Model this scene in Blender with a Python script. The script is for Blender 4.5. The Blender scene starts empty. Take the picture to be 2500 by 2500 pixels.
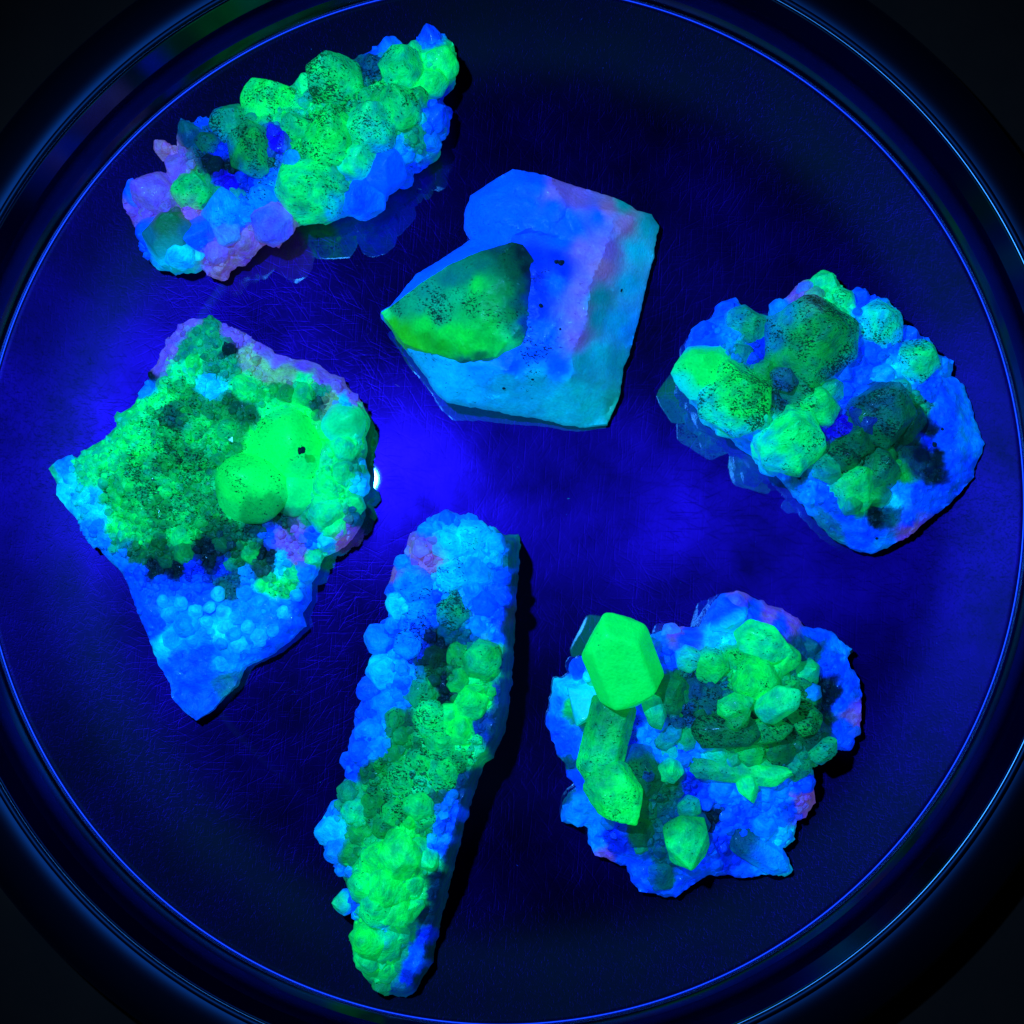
import bpy, bmesh, math, random
import numpy as np
from mathutils import Vector, Matrix, noise
from mathutils.geometry import delaunay_2d_cdt

random.seed(7)
rng = np.random.default_rng(7)
scene = bpy.context.scene
COL = scene.collection

# ------------------------------------------------------------------ camera, light, exposure
S = 0.0001                       # metres per photograph pixel at the tray floor
CAM = Vector((0.0050, -0.0275, 0.340))
cam_d = bpy.data.cameras.new("camera")
cam = bpy.data.objects.new("camera", cam_d)
COL.objects.link(cam)
cam.location = CAM
view = (Vector((0, 0, 0)) - CAM).normalized()
cam.rotation_euler = view.to_track_quat('-Z', 'Y').to_euler()
cam_d.sensor_width = 36
cam_d.lens = 36 * CAM.length / 0.25
cam_d.clip_start = 0.01
cam_d.clip_end = 20
scene.camera = cam
bpy.context.view_layer.update()
CM = cam.matrix_world.copy()

def unproj(px, py, z=0.0):
    """photograph pixel -> point of the place at height z above the tray floor"""
    d = CM.to_3x3() @ Vector(((px - 1250) / 2500 * 0.25, (1250 - py) / 2500 * 0.25, -CAM.length))
    t = (z - CAM.z) / d.z
    return CAM + d * t

def unproj_np(px, py, z):
    R = np.array(CM.to_3x3())
    l = np.stack([(px - 1250) * S, (1250 - py) * S, np.full(len(px), -CAM.length)], 1)
    d = l @ R.T
    t = (z - CAM.z) / d[:, 2]
    return np.array(CAM)[None, :] + d * t[:, None]

world = bpy.data.worlds.new("World")
scene.world = world
world.use_nodes = True
bg = world.node_tree.nodes["Background"]
bg.inputs[0].default_value = (0.08, 0.20, 1.0, 1)
bg.inputs[1].default_value = 0.018

def spot(name, loc, aim, energy, color, radius, angle, blend):
    l = bpy.data.lights.new(name, 'SPOT')
    l.energy = energy; l.color = color; l.shadow_soft_size = radius
    l.spot_size = math.radians(angle); l.spot_blend = blend
    o = bpy.data.objects.new(name, l); COL.objects.link(o)
    o.location = loc
    o.rotation_euler = (Vector(aim) - Vector(loc)).to_track_quat('-Z', 'Y').to_euler()
    return o
LAMP = Vector((-0.0797, 0.0305, 0.34))
spot("ultraviolet_torch", LAMP, (0.005, 0.0, 0), 11.0, (0.05, 0.34, 1.0), 0.0045, 72, 0.9)

scene.view_settings.view_transform = 'Standard'
scene.view_settings.look = 'None'
scene.view_settings.exposure = 0
scene.view_settings.gamma = 1
scene.cycles.use_denoising = True
scene.cycles.max_bounces = 6
scene.cycles.sample_clamp_indirect = 4

# ------------------------------------------------------------------ helpers
def link(o, parent=None):
    COL.objects.link(o)
    if parent is not None:
        o.parent = parent
    return o

def empty(name, loc, label, cat, group=None):
    o = bpy.data.objects.new(name, None)
    o.empty_display_size = 0.02
    o.location = loc
    COL.objects.link(o)
    o['label'] = label; o['category'] = cat
    if group: o['group'] = group
    return o

def sstep(x):
    x = np.clip(x, 0, 1); return x * x * (3 - 2 * x)

def hash2(i, j, k):
    h = np.sin(i * 127.1 + j * 311.7 + k * 74.7) * 43758.5453
    return h - np.floor(h)

def vnoise(x, y, k=0):
    i = np.floor(x); j = np.floor(y); fx = x - i; fy = y - j
    fx = fx * fx * (3 - 2 * fx); fy = fy * fy * (3 - 2 * fy)
    a = hash2(i, j, k); b = hash2(i + 1, j, k); c = hash2(i, j + 1, k); d = hash2(i + 1, j + 1, k)
    return (a * (1 - fx) + b * fx) * (1 - fy) + (c * (1 - fx) + d * fx) * fy

def fbm(x, y, k=0, o=4):
    s = 0; a = 0.5
    for n in range(o):
        s = s + a * (vnoise(x, y, k + n) - 0.5); x = x * 2.03; y = y * 2.03; a *= 0.55
    return s

def facets(x, y, k=0):
    """broken-rock facets: nearest cell's own tilted plane, and the distance to the cell centre"""
    ci = np.floor(x); cj = np.floor(y)
    best = np.full(x.shape, 9.0); val = np.zeros(x.shape)
    for di in (-1, 0, 1):
        for dj in (-1, 0, 1):
            i = ci + di; j = cj + dj
            px = i + hash2(i, j, k); py = j + hash2(i, j, k + 5)
            dx = x - px; dy = y - py
            d = np.hypot(dx, dy)
            v = (hash2(i, j, k + 9) - 0.5) + dx * (hash2(i, j, k + 12) - 0.5) * 1.6 + dy * (hash2(i, j, k + 15) - 0.5) * 1.6
            m = d < best
            best = np.where(m, d, best); val = np.where(m, v, val)
    return val, best

def poly_dist(X, Y, P):
    """distance to the polygon's edge and an inside flag"""
    d = np.full(X.shape, 1e9); ins = np.zeros(X.shape, bool)
    n = len(P)
    for a in range(n):
        x0, y0 = P[a]; x1, y1 = P[(a + 1) % n]
        ex, ey = x1 - x0, y1 - y0
        t = np.clip(((X - x0) * ex + (Y - y0) * ey) / (ex * ex + ey * ey + 1e-9), 0, 1)
        d = np.minimum(d, np.hypot(X - x0 - t * ex, Y - y0 - t * ey))
        if y0 != y1:
            c = ((y0 > Y) != (y1 > Y)) & (X < (x1 - x0) * (Y - y0) / (y1 - y0) + x0)
            ins ^= c
    return d, ins

def idw(X, Y, pts, vals, p=4.0):
    pts = np.asarray(pts, float); vals = np.asarray(vals, float)
    out = np.zeros((len(X), vals.shape[1])); ws = np.zeros(len(X))
    for (a, b), v in zip(pts, vals):
        w = 1.0 / (((X - a) ** 2 + (Y - b) ** 2 + 9.0) ** (p / 2))
        out += w[:, None] * v[None, :]; ws += w
    return out / ws[:, None]

def tin(X, Y, pts, vals):
    """linear interpolation over the triangulated control points (facets of a crystal)"""
    vs, es, fs, *_ = delaunay_2d_cdt([Vector(p) for p in pts], [], [], 0, 1e-6)
    vs = np.array([tuple(v) for v in vs]); src = np.array(pts)
    vv = np.array([vals[int(np.argmin(np.hypot(*(src - v).T)))] for v in vs])
    out = np.full(len(X), np.nan)
    for f in fs:
        a, b, c = vs[f[0]], vs[f[1]], vs[f[2]]
        den = (b[1] - c[1]) * (a[0] - c[0]) + (c[0] - b[0]) * (a[1] - c[1])
        if abs(den) < 1e-6: continue
        l1 = ((b[1] - c[1]) * (X - c[0]) + (c[0] - b[0]) * (Y - c[1])) / den
        l2 = ((c[1] - a[1]) * (X - c[0]) + (a[0] - c[0]) * (Y - c[1])) / den
        l3 = 1 - l1 - l2
        m = (l1 > -1e-3) & (l2 > -1e-3) & (l3 > -1e-3) & np.isnan(out)
        out[m] = (l1 * vv[f[0]] + l2 * vv[f[1]] + l3 * vv[f[2]])[m]
    bad = np.isnan(out)
    if bad.any():
        out[bad] = idw(X[bad], Y[bad], pts, np.array(vals)[:, None])[:, 0]
    return out

# colours the minerals glow in (linear)
C = dict(G=(.0005, .95, .20), L=(.001, 1.05, .11), g=(.0005, .66, .13), M=(.001, .35, .070), D=(.001, .145, .050),
         Y=(.010, .46, .012), T=(.001, .38, .17), S=(.001, .86, .27), C=(.001, .66, 1.15), c=(.000, .28, 1.35),
         B=(.000, .105, 1.35), N=(.000, .030, .80), P=(.15, .125, .80), p=(.22, .16, .56), V=(.006, .001, .70),
         K=(.0008, .014, .024), W=(.14, .50, .30), t=(.000, .10, .18))
def colv(k):
    return C[k] if isinstance(k, str) else k

# ------------------------------------------------------------------ materials
def nodes(name):
    m = bpy.data.materials.new(name); m.use_nodes = True
    nt = m.node_tree
    for n in list(nt.nodes): nt.nodes.remove(n)
    return m, nt, (lambda t, **k: mk(nt, t, **k))

def mk(nt, t, **k):
    n = nt.nodes.new(t)
    for a, v in k.items(): setattr(n, a, v)
    return n

def mineral_material(name="fluorescent_mineral", calm=False):
    m, nt, N = nodes(name)
    L = nt.links.new
    out = N('ShaderNodeOutputMaterial'); pb = N('ShaderNodeBsdfPrincipled')
    col = N('ShaderNodeAttribute', attribute_name="glow")
    spk = N('ShaderNodeAttribute', attribute_name="speck")
    tc = N('ShaderNodeTexCoord'); oi = N('ShaderNodeObjectInfo')
    add = N('ShaderNodeVectorMath', operation='ADD')
    L(tc.outputs['Object'], add.inputs[0]); L(oi.outputs['Random'], add.inputs[1])
    # cloudiness of the stone
    n1 = N('ShaderNodeTexNoise'); n1.inputs['Scale'].default_value = 210; n1.inputs['Detail'].default_value = 5
    n1.inputs['Roughness'].default_value = .6
    L(add.outputs[0], n1.inputs['Vector'])
    r1 = N('ShaderNodeMapRange'); r1.inputs['From Min'].default_value = .3; r1.inputs['From Max'].default_value = .7
    r1.inputs['To Min'].default_value = .88 if calm else .66; r1.inputs['To Max'].default_value = 1.08 if calm else 1.2
    L(n1.outputs['Fac'], r1.inputs['Value'])
    n1b = N('ShaderNodeTexNoise'); n1b.inputs['Scale'].default_value = 1500; n1b.inputs['Detail'].default_value = 3
    L(add.outputs[0], n1b.inputs['Vector'])
    r1b = N('ShaderNodeMapRange'); r1b.inputs['From Min'].default_value = .3; r1b.inputs['From Max'].default_value = .7
    r1b.inputs['To Min'].default_value = .86; r1b.inputs['To Max'].default_value = 1.1
    L(n1b.outputs['Fac'], r1b.inputs['Value'])
    mm = N('ShaderNodeMath', operation='MULTIPLY'); L(r1.outputs[0], mm.inputs[0]); L(r1b.outputs[0], mm.inputs[1])
    cl = N('ShaderNodeVectorMath', operation='SCALE'); L(col.outputs['Color'], cl.inputs[0]); L(mm.outputs[0], cl.inputs['Scale'])
    # pits and dark specks, thicker in patches
    mp = N('ShaderNodeMapping'); mp.inputs['Scale'].default_value = (1, 1.9, 1); mp.inputs['Rotation'].default_value = (0, 0, .6)
    L(add.outputs[0], mp.inputs['Vector'])
    n2 = N('ShaderNodeTexNoise'); n2.inputs['Scale'].default_value = 1350; n2.inputs['Detail'].default_value = 2.5
    n2.inputs['Distortion'].default_value = .9
    L(mp.outputs[0], n2.inputs['Vector'])
    n3 = N('ShaderNodeTexNoise'); n3.inputs['Scale'].default_value = 130; n3.inputs['Detail'].default_value = 2
    L(add.outputs[0], n3.inputs['Vector'])
    # threshold = .80 - .22*speck*(patch)
    pr = N('ShaderNodeMapRange'); pr.inputs['From Min'].default_value = .38; pr.inputs['From Max'].default_value = .62
    pr.inputs['To Min'].default_value = .55; pr.inputs['To Max'].default_value = 1.15
    L(n3.outputs['Fac'], pr.inputs['Value'])
    m1 = N('ShaderNodeMath', operation='MULTIPLY'); L(pr.outputs[0], m1.inputs[0]); L(spk.outputs['Fac'], m1.inputs[1])
    m2 = N('ShaderNodeMath', operation='MULTIPLY_ADD'); L(m1.outputs[0], m2.inputs[0]); m2.inputs[1].default_value = .315; 
    
    ro = N('ShaderNodeMath', operation='MULTIPLY_ADD'); L(oi.outputs['Random'], ro.inputs[0]); ro.inputs[1].default_value = .07; ro.inputs[2].default_value = -.815
    L(ro.outputs[0], m2.inputs[2])
    m3 = N('ShaderNodeMath', operation='ADD'); L(n2.outputs['Fac'], m3.inputs[0]); L(m2.outputs[0], m3.inputs[1])
    m4 = N('ShaderNodeMath', operation='MULTIPLY', use_clamp=True); L(m3.outputs[0], m4.inputs[0]); m4.inputs[1].default_value = 18
    n4 = N('ShaderNodeTexNoise'); n4.inputs['Scale'].default_value = 620; n4.inputs['Detail'].default_value = 5; n4.inputs['Roughness'].default_value = .7
    n4.inputs['Distortion'].default_value = 1.2; L(add.outputs[0], n4.inputs['Vector'])
    q1 = N('ShaderNodeMath', operation='MULTIPLY_ADD'); L(m1.outputs[0], q1.inputs[0]); q1.inputs[1].default_value = .10; L(n4.outputs['Fac'], q1.inputs[2])
    q2 = N('ShaderNodeMapRange'); q2.inputs['From Min'].default_value = .70; q2.inputs['From Max'].default_value = .76
    L(q1.outputs[0], q2.inputs['Value'])
    q3 = N('ShaderNodeMath', operation='MAXIMUM'); L(q2.outputs[0], q3.inputs[0]); L(m4.outputs[0], q3.inputs[1])
    mx = N('ShaderNodeMix', data_type='RGBA'); L(q3.outputs[0], mx.inputs['Factor'])
    # hue drifts between the glowing coat and the stone beneath
    hv = N('ShaderNodeTexNoise'); hv.inputs['Scale'].default_value = 330; hv.inputs['Detail'].default_value = 4; hv.inputs['Distortion'].default_value = .1
    L(add.outputs[0], hv.inputs['Vector'])
    g1 = N('ShaderNodeMapRange'); g1.inputs['From Min'].default_value = .32; g1.inputs['From Max'].default_value = .62
    g1.inputs['To Min'].default_value = .92 if calm else .58; g1.inputs['To Max'].default_value = 1.03 if calm else 1.1
    L(hv.outputs['Fac'], g1.inputs['Value'])
    b1 = N('ShaderNodeMapRange'); b1.inputs['From Min'].default_value = .35; b1.inputs['From Max'].default_value = .65
    b1.inputs['To Min'].default_value = 1.05 if calm else 1.35; b1.inputs['To Max'].default_value = .97 if calm else .85
    L(hv.outputs['Fac'], b1.inputs['Value'])
    gv = N('ShaderNodeCombineXYZ'); gv.inputs[0].default_value = 1; L(g1.outputs[0], gv.inputs[1]); L(b1.outputs[0], gv.inputs[2])
    ch = N('ShaderNodeVectorMath', operation='MULTIPLY'); L(cl.outputs[0], ch.inputs[0]); L(gv.outputs[0], ch.inputs[1])
    L(ch.outputs[0], mx.inputs['A'])
    dk = N('ShaderNodeVectorMath', operation='MULTIPLY_ADD'); L(col.outputs['Color'], dk.inputs[0])
    dk.inputs[1].default_value = (.3, .09, .09); dk.inputs[2].default_value = (.001, .005, .009)
    L(dk.outputs[0], mx.inputs['B'])
    # body colour and the light it gives off
    bc = N('ShaderNodeVectorMath', operation='MULTIPLY'); L(mx.outputs['Result'], bc.inputs[0]); bc.inputs[1].default_value = (1.6, .95, .55)
    bm = N('ShaderNodeVectorMath', operation='MINIMUM'); L(bc.outputs[0], bm.inputs[0]); bm.inputs[1].default_value = (.9, .9, .9)
    L(bm.outputs[0], pb.inputs['Base Color'])
    pb.inputs['Roughness'].default_value = .5
    pb.inputs['Specular IOR Level'].default_value = .2
    pb.inputs['Coat Weight'].default_value = .03; pb.inputs['Coat Roughness'].default_value = .08
    pb.inputs['Subsurface Weight'].default_value = .14
    pb.inputs['Subsurface Radius'].default_value = (1, 1, 1); pb.inputs['Subsurface Scale'].default_value = .0014
    L(mx.outputs['Result'], pb.inputs['Emission Color']); pb.inputs['Emission Strength'].default_value = EMIT
    bp = N('ShaderNodeBump'); bp.inputs['Strength'].default_value = .35 if calm else .8; bp.inputs['Distance'].default_value = .00045
    hs = N('ShaderNodeMath', operation='SUBTRACT'); L(n1b.outputs['Fac'], hs.inputs[0]); L(m4.outputs[0], hs.inputs[1])
    hs2 = N('ShaderNodeMath', operation='MULTIPLY_ADD'); L(n1.outputs['Fac'], hs2.inputs[0]); hs2.inputs[1].default_value = 2.2
    L(hs.outputs[0], hs2.inputs[2])
    L(hs2.outputs[0], bp.inputs['Height']); L(bp.outputs[0], pb.inputs['Normal'])
    L(pb.outputs[0], out.inputs[0])
    return m

EMIT = 0.36
MIN = mineral_material()
CALM = mineral_material("fluorescent_smooth_mineral", True)

def steel_material(name='brushed_steel', wall=False):
    m, nt, N = nodes(name)
    L = nt.links.new
    out = N('ShaderNodeOutputMaterial')
    tc = N('ShaderNodeTexCoord')
    # scratches: several directions of very long thin noise
    prev = None
    for k, (ang, sc, thr, amp) in enumerate(((.1, 2300, .58, .8), (.75, 2600, .60, .7), (1.3, 2200, .60, .8), (1.75, 2500, .60, .8), (2.2, 2400, .60, .7), (2.75, 2100, .60, .8))):
        mp = N('ShaderNodeMapping', vector_type='TEXTURE'); mp.inputs['Rotation'].default_value = (0, 0, ang)
        mp.inputs['Scale'].default_value = (1.0, 20.0, 1); mp.inputs['Location'].default_value = (k * 3.1, k * 1.7, 0)
        L(tc.outputs['Object'], mp.inputs['Vector'])
        n = N('ShaderNodeTexNoise'); n.inputs['Scale'].default_value = sc; n.inputs['Detail'].default_value = 2
        L(mp.outputs[0], n.inputs['Vector'])
        mr = N('ShaderNodeMapRange'); mr.inputs['From Min'].default_value = thr; mr.inputs['From Max'].default_value = thr + .12
        mr.inputs['To Max'].default_value = amp
        L(n.outputs['Fac'], mr.inputs['Value'])
        if prev is None: prev = mr
        else:
            a = N('ShaderNodeMath', operation='ADD'); L(prev.outputs[0], a.inputs[0]); L(mr.outputs[0], a.inputs[1]); prev = a
    # lathe-turned rings
    sx = N('ShaderNodeSeparateXYZ'); L(tc.outputs['Object'], sx.inputs[0])
    cx = N('ShaderNodeCombineXYZ'); L(sx.outputs[0], cx.inputs[0]); L(sx.outputs[1], cx.inputs[1])
    ln = N('ShaderNodeVectorMath', operation='LENGTH'); L(cx.outputs[0], ln.inputs[0])
    at = N('ShaderNodeMath', operation='ARCTAN2'); L(sx.outputs[1], at.inputs[0]); L(sx.outputs[0], at.inputs[1])
    am = N('ShaderNodeMath', operation='MULTIPLY'); L(at.outputs[0], am.inputs[0]); am.inputs[1].default_value = .006
    cr = N('ShaderNodeCombineXYZ'); L(ln.outputs['Value'], cr.inputs[0]); L(am.outputs[0], cr.inputs[1])
    nr = N('ShaderNodeTexNoise'); nr.inputs['Scale'].default_value = 1500; nr.inputs['Detail'].default_value = 3
    L(cr.outputs[0], nr.inputs['Vector'])
    nm = N('ShaderNodeMath', operation='MULTIPLY'); L(nr.outputs['Fac'], nm.inputs[0]); nm.inputs[1].default_value = 1.1
    hh = N('ShaderNodeMath', operation='SUBTRACT'); L(nm.outputs[0], hh.inputs[0]); L(prev.outputs[0], hh.inputs[1])
    bp = N('ShaderNodeBump'); bp.inputs['Strength'].default_value = .13; bp.inputs['Distance'].default_value = .00005
    L(hh.outputs[0], bp.inputs['Height'])
    # smears: patches where the brushing shines more
    ns = N('ShaderNodeTexNoise'); ns.inputs['Scale'].default_value = 38; ns.inputs['Detail'].default_value = 4; ns.inputs['Roughness'].default_value = .6
    cr2 = N('ShaderNodeCombineXYZ'); am2 = N('ShaderNodeMath', operation='MULTIPLY'); L(at.outputs[0], am2.inputs[0]); am2.inputs[1].default_value = .05
    L(tc.outputs['Object'], ns.inputs['Vector'])
    tg = N('ShaderNodeTangent', direction_type='RADIAL', axis='Z')
    sharp = N('ShaderNodeBsdfAnisotropic', distribution='BECKMANN'); sharp.inputs['Color'].default_value = (.105, .125, .21, 1); pass
    rr = N('ShaderNodeMapRange'); rr.inputs['From Min'].default_value = .078; rr.inputs['From Max'].default_value = .0885
    rr.inputs['To Min'].default_value = .26 if wall else .05; rr.inputs['To Max'].default_value = .26 if wall else .36
    L(ln.outputs['Value'], rr.inputs['Value']); L(rr.outputs[0], sharp.inputs['Roughness'])
    # the dished edge is duller than the flat middle
    dc = N('ShaderNodeMapRange'); dc.inputs['From Min'].default_value = .072; dc.inputs['From Max'].default_value = .0875
    dc.inputs['To Min'].default_value = .42 if wall else 1; dc.inputs['To Max'].default_value = .42 if wall else .004
    L(ln.outputs['Value'], dc.inputs['Value'])
    sc_ = N('ShaderNodeVectorMath', operation='SCALE'); sc_.inputs[0].default_value = (.19, .26, .34)
    L(dc.outputs[0], sc_.inputs['Scale']); L(sc_.outputs[0], sharp.inputs['Color'])
    an = N('ShaderNodeMapRange'); an.inputs['From Min'].default_value = .004; an.inputs['From Max'].default_value = .045
    an.inputs['To Min'].default_value = 0; an.inputs['To Max'].default_value = .6
    broad = N('ShaderNodeBsdfAnisotropic'); bd = N('ShaderNodeMapRange'); bd.inputs['From Min'].default_value = .090; bd.inputs['From Max'].default_value = .106
    bd.inputs['To Min'].default_value = 1; bd.inputs['To Max'].default_value = .10 if wall else .33
    L(ln.outputs['Value'], bd.inputs['Value'])
    bs_ = N('ShaderNodeVectorMath', operation='SCALE'); bs_.inputs[0].default_value = (.020, .0014, .110)
    L(bd.outputs[0], bs_.inputs['Scale']); L(bs_.outputs[0], broad.inputs['Color'])
    broad.inputs['Roughness'].default_value = .31; L(ln.outputs['Value'], an.inputs['Value']); L(an.outputs[0], broad.inputs['Anisotropy'])
    L(tg.outputs[0], broad.inputs['Tangent'])
    L(bp.outputs[0], broad.inputs['Normal'])
    ms = N('ShaderNodeMapRange'); ms.inputs['From Min'].default_value = .3; ms.inputs['From Max'].default_value = .75
    ms.inputs['To Min'].default_value = .10; ms.inputs['To Max'].default_value = .55
    L(ns.outputs['Fac'], ms.inputs['Value'])
    mix = N('ShaderNodeMixShader'); L(ms.outputs[0], mix.inputs[0]); L(sharp.outputs[0], mix.inputs[1]); L(broad.outputs[0], mix.inputs[2])
    L(mix.outputs[0], out.inputs[0])
    return m

def table_material():
    m, nt, N = nodes("dark_tabletop")
    L = nt.links.new
    out = N('ShaderNodeOutputMaterial'); pb = N('ShaderNodeBsdfPrincipled')
    tc = N('ShaderNodeTexCoord'); n = N('ShaderNodeTexNoise'); n.inputs['Scale'].default_value = 60; n.inputs['Detail'].default_value = 6
    L(tc.outputs['Object'], n.inputs['Vector'])
    cr = N('ShaderNodeValToRGB'); cr.color_ramp.elements[0].color = (.008, .0022, .0012, 1); cr.color_ramp.elements[1].color = (.030, .006, .0025, 1)
    L(n.outputs['Fac'], cr.inputs[0]); L(cr.outputs[0], pb.inputs['Base Color'])
    pb.inputs['Roughness'].default_value = .7; pb.inputs['Specular IOR Level'].default_value = .06
    bp = N('ShaderNodeBump'); bp.inputs['Strength'].default_value = .2; bp.inputs['Distance'].default_value = .001
    L(n.outputs['Fac'], bp.inputs['Height']); L(bp.outputs[0], pb.inputs['Normal'])
    L(pb.outputs[0], out.inputs[0])
    return m

STEEL = steel_material()
POLISHED = steel_material('polished_steel', True)
RIM = bpy.data.materials.new('rim_steel'); RIM.use_nodes = True
_b = RIM.node_tree.nodes['Principled BSDF']
_b.inputs['Base Color'].default_value = (.006, .013, .028, 1); _b.inputs['Metallic'].default_value = 1; _b.inputs['Roughness'].default_value = .5
BEAD = bpy.data.materials.new("bead_steel"); BEAD.use_nodes = True
_b = BEAD.node_tree.nodes["Principled BSDF"]
_b.inputs['Base Color'].default_value = (.03, .04, .30, 1); _b.inputs['Metallic'].default_value = 1; _b.inputs['Roughness'].default_value = .42
TABLE = table_material()

# ------------------------------------------------------------------ table and tray
me = bpy.data.meshes.new("tabletop")
me.from_pydata([(-1.5, -1.5, 0), (1.5, -1.5, 0), (1.5, 1.5, 0), (-1.5, 1.5, 0)], [], [(0, 1, 2, 3)])
me.materials.append(TABLE)
o = link(bpy.data.objects.new("tabletop", me)); o.location = (0, 0, -0.0012); o['kind'] = 'structure'

tc_ = unproj(1226, 1195, 0.0075)
TRAY = Vector((tc_.x, tc_.y, 0))
tray = empty("tray", (TRAY.x, TRAY.y, -0.0010), "round brushed steel tray holding the six glowing mineral specimens", "tray")

def lathe(name, prof, mat, parent, seg=360, close=False):
    vs, fs = [], []
    n = len(prof)
    for s in range(seg):
        a = 2 * math.pi * s / seg
        for r, z in prof: vs.append((r * math.cos(a), r * math.sin(a), z + .0010))
    last = n if close else n - 1
    for s in range(seg):
        t = (s + 1) % seg
        for k in range(last):
            k2 = (k + 1) % n
            fs.append((s * n + k, t * n + k, t * n + k2, s * n + k2))
    me = bpy.data.meshes.new(name); me.from_pydata(vs, [], fs); me.update()
    for p in me.polygons: p.use_smooth = True
    me.materials.append(mat)
    bm = bmesh.new(); bm.from_mesh(me); bmesh.ops.remove_doubles(bm, verts=bm.verts, dist=1e-6); bm.to_mesh(me); bm.free()
    return link(bpy.data.objects.new(name, me), parent)

# floor: flat, then dishing up to the foot of the wall; closed underneath
fl = [(0.0, 0.0), (.03, 0), (.06, 0), (.080, 0)]
z = 0.0; r = .080
for q in range(1, 61):
    r2 = .080 + (.1240 - .080) * q / 60
    u = min(1, max(0, (r2 - .089) / .034))
    z += (r2 - fl[-1][0]) * .44 * u * u * (3 - 2 * u); fl.append((r2, z))
ZF = z
lathe("tray_floor", fl + [(.1244, ZF), (.1240, ZF - .0009), (.110, -.0004), (.06, -.0009), (0.0, -.0009)], STEEL, tray)
# rolled bead at the foot of the wall
def ring_prof(r0, z0, a, n=20):
    return [(r0 + a * math.cos(2 * math.pi * k / n), z0 + a * math.sin(2 * math.pi * k / n)) for k in range(n)]
lathe("bead", ring_prof(.12445, ZF + .0001, .00048), BEAD, tray, close=True)
ZW = .0225
wall = [(.1249, ZF)]
for q in range(1, 19):
    t = q / 18
    wall.append((.1249 + .0063 * (t ** .8), ZF + (ZW - ZF) * (t ** 1.25)))
lathe("wall", wall + [(wall[-1][0] + .0006, ZW - .0002), (.1257, ZF - .0004)], POLISHED, tray)
lathe("rim", ring_prof(wall[-1][0] + .0007, ZW + .0003, .0007), RIM, tray, close=True)
fr = wall[-1][0] + .0014
flange = [(fr, ZW), (fr + .004, ZW - .0008), (fr + .009, ZW - .0024), (fr + .0125, ZW - .0048), (fr + .0145, ZW - .0080), (fr + .0150, ZW - .0105)]
lathe("flange", flange + [(p[0] - .0006, p[1] - .0008) for p in reversed(flange)], RIM, tray, close=True)

# ------------------------------------------------------------------ mineral builders
def set_attrs(me, col, spk):
    a = me.color_attributes.new("glow", 'FLOAT_COLOR', 'POINT')
    buf = np.ones((len(me.vertices), 4), np.float32); buf[:, :3] = col
    a.data.foreach_set("color", buf.ravel())
    b = me.attributes.new("speck", 'FLOAT', 'POINT')
    b.data.foreach_set("value", np.asarray(spk, np.float32))

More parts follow.
